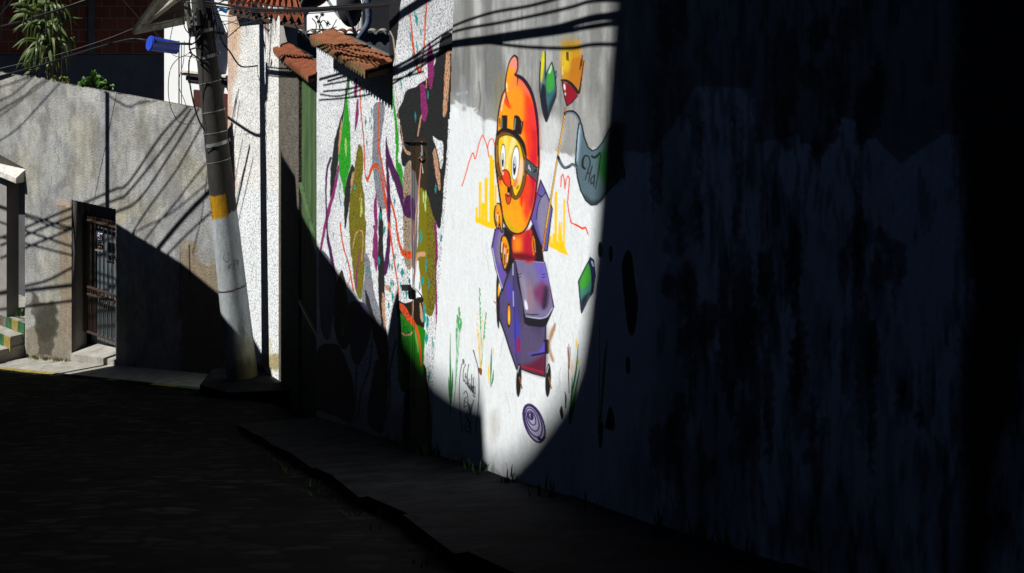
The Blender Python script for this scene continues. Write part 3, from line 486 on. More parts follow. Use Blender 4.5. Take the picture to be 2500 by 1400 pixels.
    for o, sh in (((1100, 540, 2.5), [(290,0),(282,-30),(262,-40),(262,-14)]),): pass
    c.org(1190, 360, 5)
    hand1 = [(100,730),(125,685),(160,700),(175,760),(190,850),(190,960),(188,1035),(172,1020),(150,930),(140,990),(115,975),(95,900),(90,800)]
    c.fill(hand1, HA, 1); c.fill([(95,800),(110,740),(120,760),(105,860)], (242,130,70), 3); c.line(hand1+[hand1[0]], (34,20,18), 3.2); c.line([(135,800),(118,850),(112,900),(120,950)], (44,24,16), 2.2); c.line([(150,840),(155,930)], (44,24,16), 2)
    c.line([(125,820,2),(121,900,2)], (255,248,225), soft=1); c.line([(104,700),(115,695)], (255,240,210), 1.8, 1)
    hand2 = [(178,1110),(200,1080),(235,1095),(262,1160),(278,1240),(272,1330),(262,1400),(240,1460),(215,1500),(195,1440),(175,1360),(166,1250)]
    c.fill(hand2, HA, 1); c.line(hand2+[hand2[0]], (34,20,18), 3.6); c.fill([(200,1180),(240,1180),(225,1400),(205,1400)], (238,120,20), 4)
    for q in [[(205,1180),(190,1260),(190,1400)],[(235,1200),(215,1300),(212,1440)],[(256,1250),(238,1330),(235,1430)]]: c.line(q, (70,34,14), 2.6)
    for q in [[(182,1160),(178,1280)],[(222,1230),(215,1300)],[(248,1300),(240,1400)]]: c.line(q, (255,244,210), 1.8, 1)
    def pt(PX, PY):
        Yw = F*(X0-.014)/(PX-250); return X0-.014-K*Yw, Yw, ZC-(PY+200)/F*Yw
    root = empty('mural_wall', wp(7, wbase(7)), 'tall plastered wall with a painted orange character in goggles riding a purple machine', 'wall')
    Ya, Yb = wY(1109), wY(8000)
    Pw = lambda Y, z, s: Vector((X0+s-K*Y, Y, ZC+z))
    ev, ef = box_extra([Pw(Yb, -6, .02), Pw(Ya, -6, .02), Pw(Ya, -6, .3), Pw(Yb, -6, .3)], [Pw(Yb, 1.5, .02), Pw(Ya, 1.5, .02), Pw(Ya, 1.5, .3), Pw(Yb, 1.5, .3)])
    grid('wall', c, pt, M['smoothwall'], root, lambda px, py, z: (px > edge_px(py)) & (z < ZC+1.5), (ev, ef))
make_mural()
# ------------------------------------------------------------------ PAINTED HOUSE (roughcast front, recessed painted door, tiled canopy)
BLK = (30,31,32); MAG = (146,38,112); PUR = (78,20,84); OLV = (124,116,10); GRN = (36,166,24); TEAL = (0,156,150); ORG = (226,84,28); PCH = (208,158,122); GRY = (140,142,152)
def paint_front():
    c = Canvas(seq(774, 1116, 1.25), seq(-700, -30, 80)+seq(-30, 1130, 1.25)+seq(1130, 1500, 30), (243, 246, 250)); X, Y = np.meshgrid(c.x, c.y)
    n = vnoise(c.x, c.y, 30, 60, 21, 4); c.mult(1-.14*np.clip((n-.5)*4, 0, 1))
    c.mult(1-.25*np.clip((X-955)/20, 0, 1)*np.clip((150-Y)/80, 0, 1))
    R = 1.1
    def f(p, k, **q): q.setdefault('ragged', R); c.fill(p, k, **q)
    def l(p, k, wd=3., **q): q.setdefault('ragged', R*.7); c.line(p, k, wd, **q)
    c.org(600, 0, 4.8077)
    f([(1675,-200),(1900,-200),(1830,0),(1808,200),(1790,380),(1765,550),(1750,700),(1725,790),(1700,850),(1680,800)], BLK)
    l([(1700,370),(1735,450),(1750,560),(1765,680),(1748,780)], (190,176,160), 3)
    l([(1925,60,2),(1945,250,2.5),(1960,480,5),(1990,680,5),(2020,800,6),(2046,850,6),(2072,780,5),(2088,640,4),(2105,420,3),(2115,200,4),(2128,0,2)], ORG)
    for x, y, n_, w_ in [(2008,235,140,6),(1990,170,120,3),(1920,170,80,3),(2060,370,70,4),(2015,560,150,4),(1925,880,80,5),(1825,990,110,2.4),(1972,650,120,4),(2145,1110,110,3.4),(1995,1350,90,4),(1398,1120,90,2),(1482,1300,70,4),(1935,430,110,3),(2010,690,90,4)]:
        l([(x-3,y-n_/2,1),(x,y,w_),(x+6,y+n_/2,1)], TEAL)
    f([(2300,430),(2440,420),(2440,900),(2400,1400),(1810,1400),(1840,1200),(1900,1060),(2050,1000),(2140,920),(2200,820),(2260,640)], BLK)
    f([(2360,620),(2420,600),(2425,700),(2400,900),(2385,1200),(2365,1370),(2335,1380),(2320,1300),(2318,1100),(2345,850)], PCH)
    f([(2165,500),(2190,580),(2208,700),(2212,850),(2200,1000),(2170,1050),(2145,980),(2135,800),(2140,600)], MAG)
    f([(2085,1000),(2120,1020),(2130,1150),(2140,1300),(2140,1420),(2060,1420),(2055,1200),(2062,1080)], MAG)
    l([(2122,900),(2124,1030)], PCH, 2)
    c.org(760, 100, 2.8)
    # big black shape right of the door
    f([(870,90),(955,80),(960,150),(948,300),(942,480),(938,640),(928,800),(908,1000),(896,1180),(880,1282),(850,1235),(818,1150),(790,1060),(765,1010),(735,960),(716,900),(690,872),(650,872),(622,845),(615,780),(625,720),(610,640),(606,560),(615,470),(640,395),(670,340),(720,312),(785,265),(835,235),(850,150)], BLK)
    f([(835,650),(872,680),(900,692),(905,760),(896,860),(886,872),(872,790),(850,710)], (240,243,248))
    f([(750,300),(782,310),(790,400),(798,480),(778,552),(758,520),(752,420),(748,340)], MAG); f([(808,10),(830,60),(842,150),(838,260),(822,328),(806,310),(798,200),(795,100)], MAG)
    f([(925,85),(953,90),(945,300),(930,480),(915,524),(902,490),(910,300),(918,180)], PCH); f([(848,732),(866,800),(880,900),(885,1000),(873,1018),(860,950),(843,850),(836,770)], PCH)
    l([(790,255),(788,320)], PCH, 2.4); l([(757,510,3),(742,580,4),(730,650,3)], PCH)
    l([(612,580,1.5),(622,650,2),(640,740,5),(670,770,8)], PCH, 4)
    # left half
    f([(262,235),(262,300),(240,400),(225,500),(210,600),(196,690),(190,800),(172,920),(150,1040),(135,1095),(130,1000),(136,860),(150,760),(165,660),(195,560),(225,440),(240,310)], BLK)
    l([(268,240,1),(262,300,2),(258,400,2),(268,520,2)], GRN); l([(256,260),(245,340)], GRN, 2.2)
    f([(243,370),(262,520),(270,640),(273,830),(258,900),(242,960),(229,1060),(214,980),(195,900),(190,800),(198,680),(212,600),(225,500)], GRN)
    l([(236,665,2),(238,720,6),(240,800,1)], (170,222,120))
    f([(210,535),(214,600),(202,700),(192,775),(188,740),(196,640)], PCH)
    f([(280,845),(300,872),(290,920),(276,1000),(262,1120),(246,1230),(232,1292),(226,1200),(230,1040),(250,930),(268,880)], BLK); f([(286,892),(293,930),(282,1010),(273,1000),(277,940)], PCH)
    f([(308,790),(318,730),(335,710),(355,750),(358,850),(350,960),(366,1060),(372,1200),(372,1400),(370,1500),(285,1500),(262,1290),(262,1150),(270,1050),(290,950),(300,870)], OLV)
    l([(345,1040,1),(330,1090,2)], PCH); l([(345,1080,3),(340,1200,4)], (196,210,110)); l([(348,1130,3),(350,1180,3)], (196,210,110)); l([(292,1395),(300,1330),(322,1270),(345,1330),(352,1395)], PCH, 2.6)
    l([(190,860,5),(165,1000,7),(125,1150,8),(95,1280,7),(72,1400,6),(60,1480,3)], MAG); l([(136,800,5),(112,880,5),(103,1000,4),(106,1130,4),(112,1290,4),(125,1400,6),(145,1500,7)], PUR)
    l([(310,265),(306,380)], MAG, 7); l([(318,400,3),(315,500,8),(305,610,3)], MAG)
    f([(430,440),(500,430),(492,600),(475,720),(500,900),(512,1060),(525,1140),(470,1142),(450,1080),(430,930),(418,820),(425,600)], GRY)
    l([(335,280),(338,420),(350,570),(364,700),(368,880)], ORG, 3); f([(364,860),(378,920),(390,925),(408,870),(425,842),(452,842),(470,880),(500,1000),(530,1130),(545,1260),(545,1400),(530,1400),(524,1250),(505,1110),(480,960),(458,880),(432,874),(412,905),(395,955),(385,965),(372,930)], ORG, ragged=.8)
    l([(468,420,3),(460,600,3),(464,740,4),(485,830,4),(500,930,4),(530,1060,5),(560,1140,5),(580,1230,4),(605,1400,4)], ORG)
    l([(548,235,1.5),(562,400,4),(582,560,6),(590,650,6)], GRN); f([(578,560),(596,600),(600,720),(596,820),(622,862),(632,1030),(624,1050),(604,980),(584,870),(580,760)], GRN); l([(560,240,1),(572,420,1.5)], GRN); l([(572,260),(590,420),(600,620)], (190,150,120), 1.3)
    f([(514,658),(528,730),(560,830),(600,920),(630,1010),(650,1068),(690,1072),(705,1110),(708,1212),(660,1190),(630,1175),(618,1130),(598,1060),(570,970),(542,900),(530,870),(542,1000),(546,1250),(530,1300),(520,1150),(517,1000),(512,850),(508,740)], PUR)
    l([(445,1045,3),(440,1140,9),(447,1240,8),(452,1300,3)], MAG); f([(432,1290),(446,1360),(448,1480),(420,1480),(424,1370)], MAG)
    f([(480,1130),(488,1200),(492,1500),(462,1500),(464,1250),(470,1150)], BLK)
    # door jamb and door leaf
    f([(640,872),(700,870),(700,1500),(640,1500),(632,1060)], (170,150,128)); f([(648,1064),(706,1080),(708,1212),(632,1180)], PUR)
    f([(684,860),(722,900),(745,1000),(735,1100),(720,1500),(690,1500)], (112,108,112)); f([(686,1080),(706,1090),(712,1220),(690,1210)], (90,50,96))
    f([(690,700),(792,690),(792,1010),(760,1020),(735,1000),(712,900),(690,870)], (52,38,22))
    f([(745,1010),(792,1050),(822,1150),(848,1240),(858,1400),(860,1500),(722,1500),(732,1380),(738,1200)], OLV)
    l([(758,690),(757,800),(745,930),(736,1050),(718,1200),(702,1400)], (216,150,120), 2.6)
    for x, y in [(770,1070),(785,1060),(782,1130)]: l([(x,y-40,1),(x,y,4),(x,y+40,1)], (190,220,130))
    l([(856,1270,4),(856,1500,6)], MAG, 6); l([(805,1280),(800,1400)], PCH, 1.5)
    for x, y, n_, w_ in [(800,370,60,3.4),(714,520,70,4),(373,555,50,4.5),(366,380,50,2),(413,490,50,3),(413,590,50,3),(403,540,50,3),(352,600,40,3),(383,700,60,3),(432,920,60,3),(300,1000,40,4.5),(308,1230,60,4),(186,930,50,3),(198,990,60,3),(194,1060,60,3),(205,1110,50,3),(476,1200,60,4.5),(502,1290,60,4),(572,1100,60,4),(676,228,50,5),(616,300,60,3),(727,120,60,4),(853,1010,70,4.5),(752,1350,80,5),(888,1350,50,4),(152,1330,40,2),(552,1390,30,4)]:
        l([(x,y-n_/2,1),(x+1,y,w_),(x-1,y+n_/2,1)], TEAL)
    c.org(760, 560, 2.592)
    f([(250,-60),(345,-60),(345,60),(345,150),(337,290),(326,400),(312,445),(285,400),(270,300),(262,200),(254,120),(246,60)], OLV); l([(265,120,2),(285,30,3),(318,10,3),(330,60,2),(322,200,2)], PCH); l([(305,150),(292,260),(288,370)], MAG, 3)
    f([(688,-60),(782,-60),(786,150),(790,350),(786,480),(765,547),(735,540),(715,500),(702,400),(688,280),(680,150)], OLV); f([(668,165),(682,146),(722,144),(722,172),(690,174),(672,200),(660,300),(645,370),(648,300)], PCH, ragged=.4)
    l([(786,-40,6),(795,100,6),(790,300,4),(795,500,5),(800,700,5),(800,890,1)], MAG)
    f([(545,-20),(575,118),(632,142),(635,186),(600,180),(568,150),(540,20)], ORG)
    l([(492,-40,6),(510,80,4),(530,220,4),(548,330,3),(556,430,3)], ORG, ragged=.5)
    l([(185,-40),(205,110),(235,210),(255,310),(270,390)], ORG, 3.4); l([(232,360),(250,300)], ORG, 2)
    l([(400,-20,6),(415,60,6),(417,200,7),(412,265,2)], MAG); f([(392,60),(420,60),(421,200),(412,268),(400,210)], MAG)
    f([(430,-40),(458,-40),(458,150),(470,250),(466,340),(472,600),(492,760),(487,1000),(470,900),(440,640),(436,560),(430,440),(424,250),(428,100)], BLK)
    f([(486,-10),(500,60),(500,160),(490,235),(470,295),(462,220),(476,120)], PUR)
    f([(340,150),(372,200),(388,320),(405,420),(438,520),(442,600),(410,640),(380,560),(330,480),(322,420),(340,300)], GRY)
    f([(344,380),(372,450),(404,560),(440,620),(470,720),(488,880),(488,1010),(470,990),(440,860),(410,740),(380,620),(355,500)], BLK)
    f([(470,355),(498,362),(517,405),(508,396),(486,386),(472,385)], PCH); f([(452,400),(466,440),(470,560),(466,635),(456,560),(450,470)], PCH)
    f([(55,150),(140,230),(165,400),(140,560),(110,700),(60,600)], (120,124,146)); f([(190,262),(216,320),(240,520),(250,700),(200,760),(150,640),(150,420)], (50,44,14)); l([(208,560),(200,660)], GRN, 6)
    f([(240,480),(350,480),(380,640),(345,780),(290,860),(250,760)], (70,66,104)); l([(105,40,6),(130,180,8),(152,300,6),(160,380,4)], PUR)
    f([(52,745),(170,735),(230,850),(272,1000),(262,1220),(170,1190),(60,1150),(15,1130),(30,900)], (16,16,18)); l([(390,660,2),(370,880,3),(320,1020,3),(295,1200,4)], (50,34,44)); l([(290,860,3),(285,1000,3),(275,1220,3)], (60,20,40))
    f([(420,820),(460,900),(485,1010),(470,1200),(445,1290),(372,1250),(360,1120),(385,960)], (14,44,14)); l([(540,700),(500,900),(500,1080),(470,1200)], (30,70,40), 4)
    for k in range(9): l([(400+k*10,830+k*12),(372+k*14,1220)], (30,60,34), 1.4)
    f([(590,850),(650,800),(720,860),(740,1000),(770,1260),(800,1420),(600,1420),(585,1200),(600,980)], (14,20,12)); f([(700,900),(735,980),(760,1180),(740,1240),(705,1100)], (20,48,20))
    f([(550,452),(600,470),(690,432),(716,520),(712,632),(640,592),(557,572)], (30,22,14)); f([(555,568),(600,566),(640,590),(716,630),(722,700),(712,860),(704,1000),(650,1000),(560,1000)], (26,128,16))
    l([(560,645,3),(590,668,4),(625,668,4),(640,650,2)], PCH); l([(558,470,5),(580,500,14),(620,560,14),(650,600,10),(672,640,7),(690,740,5),(698,860,4)], ORG)
    l([(655,640,3),(672,720,5),(678,780,3)], (110,180,70)); f([(690,470),(700,480),(712,560),(704,590),(692,540)], PCH)
    l([(648,380),(644,560)], (200,150,120), 3); l([(640,-30),(655,200),(645,360)], (150,120,140), 3)
    for x, y, n_, w_ in [(575,275,50,8),(360,260,60,5),(497,230,60,4),(515,235,60,4),(508,340,60,4),(521,345,50,4),(517,430,60,5),(492,485,50,5),(431,200,60,5),(225,200,40,3),(565,360,50,4),(697,50,90,6),(729,225,90,4),(745,350,70,4),(707,320,60,7),(823,55,50,4),(605,400,80,5),(720,520,90,6),(735,590,110,7),(730,690,80,7),(770,720,80,3),(745,930,90,5),(552,235,50,3),(530,180,50,3),(625,330,50,5),(500,380,50,3),(688,360,60,4),(462,10,40,4),(718,560,80,7)]:
        l([(x,y-n_/2,1),(x+1,y,w_),(x-1,y+n_/2,1)], TEAL, ragged=1.6)
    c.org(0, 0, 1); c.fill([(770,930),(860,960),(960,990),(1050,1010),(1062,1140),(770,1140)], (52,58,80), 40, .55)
    # speckled rough fringe towards the smooth wall
    return c
FRONT = paint_front()
def make_front():
    root = empty('painted_house', wp(13, wbase(13)), 'white roughcast house front covered in dripping black, green, purple and orange paint shapes', 'house')
    def pts(s):
        def pt(PX, PY):
            Yw = F*(X0+s)/(PX-250); return X0+s-K*Yw, Yw, ZC-(PY+200)/F*Yw
        return pt
    dx0, dx1, dy0 = 985, 1043, 347
    zt = lambda px: np.where(px > 952, 1.5, np.where(px > 812, -1.31, -1.52))
    keep = lambda px, py, z: ~((px > dx0) & (px < dx1) & (py > dy0)) & (z-ZC < zt(px))
    P = lambda Y, z, s: Vector((X0+s-K*Y, Y, ZC+z))
    Ys, Yd, Yn = wY(774), wY(952), wY(1116)
    Yj0, Yj1 = wY(dx0), wY(dx1); zd = -(dy0+200)/F*Yj1
    mb = MB()
    def blk(Ya, Yb, z0, z1, s0, s1): mb.hexa([P(Ya, z0, s0), P(Yb, z0, s0), P(Yb, z0, s1), P(Ya, z0, s1)], [P(Ya, z1, s0), P(Yb, z1, s0), P(Yb, z1, s1), P(Ya, z1, s1)])
    blk(Ys, 16.1, -8, -1.53, .012, .2); blk(16.1, Yd, -8, -1.32, .012, .2); blk(Yd, Yj0, -8, 1.5, .012, .25); blk(Yj0, Yj1, -8, 1.5, .05, .25); blk(Yj1, Yn, -8, 1.5, .012, .25)
    grid('wall', FRONT, pts(0), M['roughcast'], root, keep, (mb.v, mb.f))
    # recessed door leaf painted through with the same design
    i = [k for k, x in enumerate(FRONT.x) if 1001 < x < 1052]; j = [k for k, y in enumerate(FRONT.y) if 330 < y < 1150]
    c2 = Canvas(FRONT.x[i], FRONT.y[j], (0, 0, 0)); c2.c = FRONT.c[np.ix_(j, i)].copy()
    d = grid('door', c2, pts(.03), M['doorpaint'], root)
    jb = MB(); A, B_ = P(Yj0, -5.5, 0), P(Yj0, -5.5, .075); up = Vector((0, 0, 5.5-.0+zd))
    i = [k for k, x in enumerate(FRONT.x) if 984 < x < 1004.5]; c3 = Canvas(FRONT.x[i], FRONT.y[j], (0, 0, 0)); c3.c = FRONT.c[np.ix_(j, i)]*.9
    def ptj(PX, PY):
        s_ = .031*np.clip((PX-985)/18, 0, 1); Yw = F*(X0+s_)/(PX-250); return X0+s_-K*Yw, Yw, ZC-(PY+200)/F*Yw
    grid('door_jamb', c3, ptj, M['roughcast'], root)
    0 and mesh('door_jamb', [wall(984.5, 330, 0), wall(984.5, 1200, 0), wall(1004, 1200, .031), wall(1004, 330, .031)], [(0, 1, 2, 3)], mat('beige jamb', (.42, .35, .28), c2=(.20, .16, .13), scale=6, bump=.6), root)
    hb = MB()
    for px in (1008, 1012.5): hb.bar(wall(px, 350, .027), wall(px, 1000, .027), .006, .006)
    hb.build('door_rail', M['black'], d)
    hb = MB(); hb.bar(wall(984, 703, -.03), wall(1000, 703, -.03), .03, .05); hb.bar(wall(998, 703, -.03), wall(1001, 704, .06), .025, .03)
    hb.tube([wall(1008, 700, .0), wall(1018, 712, -.02), wall(1026, 724, .0), wall(1034, 742, .04)], .008, m=1)
    hb.build('door_handle', [M['black'], M['steel']], d)
    hb = MB(); hb.tube(spline([wall(1030, 350, .03), wall(1031, 380, .0), wall(1024, 388, .0), wall(1032, 402, .03), wall(1034, 424, .03)]), .008); hb.hexa([wall(1026, 378, .02), wall(1034, 378, .02), wall(1034, 378, .05), wall(1026, 378, .05)], [wall(1026, 373, .02), wall(1034, 373, .02), wall(1034, 373, .05), wall(1026, 373, .05)])
    hb.build('door_bell', M['steel'], root)
    return root
def canopy(parent, Ya, Yb, s, z0, drop, out, pitch, mats):
    """barrel-tiled lean-to: rows run down from the wall line to the eave"""
    n = int(round((Ya-Yb)*1.04/pitch)); v, f, mi = [], [], []
    prof = []
    for k in range(n):
        for q in range(8): a = q/8; prof.append(((k+a)/n, math.sin(a*math.pi*2)*(.030 if a < .5 else .022)))
    prof.append((1, 0))
    rows = [0, .48, .49, 1.0, 1.0, 1.0][:4]; lift = [.018, .018, 0, 0]
    for j, (t, h) in enumerate(zip(rows, lift)):
        for u, b in prof:
            Y = Ya+(Yb-Ya)*u; k = int(u*n*.999); jit = .016*math.sin(k*12.9+t*3)
            p = Vector((X0+s-K*Y, Y, ZC+z0-drop*t+b+h+.007*math.sin(k*5.1)))-NW*(out*t+(jit if t == 1 else 0)); v.append(p)
    w_ = len(prof)
    for j in range(len(rows)-1):
        for i in range(w_-1): f.append((j*w_+i, j*w_+i+1, (j+1)*w_+i+1, (j+1)*w_+i)); mi.append(2 if i % 8 in (5, 6) else 0)
    # thickness: eave drop face and underside
    base = len(v)
    for u, b in prof:
        Y = Ya+(Yb-Ya)*u; v.append(Vector((X0+s-K*Y, Y, ZC+z0-drop-.075+b*.8))-NW*(out*1.0-.015))
    for i in range(w_-1): f.append((3*w_+i, 3*w_+i+1, base+i+1, base+i)); mi.append(1)
    o = mesh('tiled_canopy', v, f, mats+[M['groove']], parent, False, mi, fix=False)
    mb = MB()
    P = lambda Y, z, d: Vector((X0+s-K*Y, Y, ZC+z))-NW*d
    mb.hexa([P(Ya, z0-.10, 0), P(Yb+.05, z0-.10, 0), P(Yb+.05, z0-drop-.09, out-.05), P(Ya, z0-drop-.09, out-.05)], [P(Ya, z0-.05, 0), P(Yb+.05, z0-.05, 0), P(Yb+.05, z0-drop-.05, out-.05), P(Ya, z0-drop-.05, out-.05)])
    mb.build('canopy_board', M['drywood'], o)
    return o
front = make_front()
canopy(front, 16.1, 12.8, 0, -1.29, .05, .27, .145, [M['tile2'], M['mossytile']])

# ------------------------------------------------------------------ PAVEMENT on the right, road, ground
def make_ground():
    xs = [-200, -120, -70, -45]+list(np.linspace(-30, 14, 100))+[20, 35, 60, 120, 200]; ys = [-90, -40, -15]+list(np.linspace(-6, 34, 110))+[45, 70, 120, 250, 500]
    v = [(x, y, ZC+ground_z(x, y)+bump_z(x, y)) for y in ys for x in xs]; n = len(xs)
    f = [(j*n+i, j*n+i+1, (j+1)*n+i+1, (j+1)*n+i) for j in range(len(ys)-1) for i in range(n-1)]
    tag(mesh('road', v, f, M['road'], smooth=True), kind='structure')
    # stepped slabs of pavement along the wall
    mb = MB(); edges = [17.3, 15.2, 13.35, 12.6, 11.1, 10.2, 9.0, 7.9, 6.6, 5.4, 4.1, 2.6, .8]
    for k, (a, b) in enumerate(zip(edges[:-1], edges[1:])):
        wd = [.96, .95, .96, .95, .96, .96, .95, .96, .95, .96, .95, .96][k]; za, zb_ = wbase(a)+.02+.012*(k % 2), wbase(b)+.02-.012*(k % 2)
        b += .012
        q = lambda z1, z2: [Vector((X0+.02-K*a, a, ZC+z1)), Vector((X0+.02-K*b, b, ZC+z2)), wp(b, z2, wd+.05*math.sin(k*3)), wp(a, z1, wd)]
        mb.hexa(q(za-.6, zb_-.6), q(za, zb_))
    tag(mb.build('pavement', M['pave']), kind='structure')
make_ground()
def weeds(name, spots, h, lab, matr, n=9, k='stuff'):
    mb = MB()
    for p in spots:
        for i in range(n):
            a = rng.uniform(0, 6.28); r = rng.uniform(0, .09); hh = h*rng.uniform(.4, 1); b = Vector((p.x+r*math.cos(a), p.y+r*math.sin(a), p.z)); t = Vector((math.cos(a), math.sin(a), 0))*hh*rng.uniform(.2, .8); s_ = Vector((-math.sin(a), math.cos(a), 0))*.007
            mb.add([b-s_, b+s_, b+t*.5+Vector((0, 0, hh*.7))+s_*.6, b+t*.5+Vector((0, 0, hh*.7))-s_*.6, b+t+Vector((0, 0, hh))], [(0, 1, 2, 3), (3, 2, 4)])
    o = mb.build(name, matr); tag(o, lab, 'weeds', kind='stuff'); return o
sp = [wp(Y, wbase(Y)+.02, rng.uniform(.02, .12)) for Y in np.concatenate([rng.uniform(10.8, 12.8, 18), rng.uniform(5, 10.4, 12)])]
sp += [wp(Y, wbase(Y)-.1, 1.0+rng.uniform(0, .15)) for Y in rng.uniform(4.5, 14, 24)]
weeds('weeds', sp, .10, 'thin weeds growing at the foot of the mural wall and in the gutter', M['grass'])
# ------------------------------------------------------------------ HOUSE AT THE BEND: grey end wall, green corrugated gate, low tiled canopy
R0C = (-3.37, 20.7, 10.0)
def PG(Y, z, s=.10): return Vector((X0+s-K*Y, Y, ZC+z))
gate_house = empty('gate_house', PG(19.5, -6.6), 'low grey cement house with a green corrugated gate under a red tiled canopy', 'house')
def make_gate_house():
    YA = wY(730, .10); YB = 17.3; z1 = -1.93; s = .10
    mb = MB()
    mb.hexa([PG(YA, -9, s+.1), PG(YB, -9, s+.1), PG(YB, -9, s+.25), PG(YA, -9, s+.25)], [PG(YA, z1, s+.1), PG(YB, z1, s+.1), PG(YB, z1, s+.25), PG(YA, z1, s+.25)])
    # return wall facing the camera between white pillar and gate
    a = PG(YA, 0); b = Vector(R0C); t = NW*.2
    mb.hexa([a+Vector((0,0,-9)), b+Vector((0,0,-9)), b+t+Vector((0,0,-9)), a+t+Vector((0,0,-9))], [a+Vector((0,0,-1.9)), b+Vector((0,0,-1.9)), b+t+Vector((0,0,-1.9)), a+t+Vector((0,0,-1.9))])
    mb.build('wall', M['greycement'], gate_house)
    # corrugated sheet gate in a thin frame
    v, f = [], []; n = 60; Ya, Yb = wY(736, .1), 17.3; zt, zb = -1.95, -7.0
    for i in range(n+1):
        Y = Ya+(Yb-Ya)*i/n; p = [0, .035, .035, 0][i % 4]
        for z in (zt, -4.6, zb): v.append(PG(Y, z, .14-p))
    for i in range(n):
        for j in range(2): f.append((i*3+j, i*3+3+j, i*3+4+j, i*3+1+j))
    g = mesh('gate', v, f, M['greenmetal'], gate_house, fix=False)
    for a_, za, b_, zb_ in ((Ya, -2.0, Yb, -2.0), (Ya, -5.2, Yb, -5.2), (Ya-.05, -3.6, Yb+.2, -4.3)): mb = MB(); mb.bar(PG(a_, za, .085), PG(b_, zb_, .085), .04, .05); mb.build('gate_rail', M['greenmetal'], g)
    mb = MB(); mb.hexa([PG(YA-.02, -7, .17), PG(Ya, -7, .17), PG(Ya, -7, .2), PG(YA-.02, -7, .2)], [PG(YA-.02, -1.95, .17), PG(Ya, -1.95, .17), PG(Ya, -1.95, .2), PG(YA-.02, -1.95, .2)]); mb.build('side_door', M['redwood'], gate_house)
    canopy(gate_house, 20.8, 17.35, s, -1.84, .06, .22, .15, [M['tile'], M['tile2']])
make_gate_house()

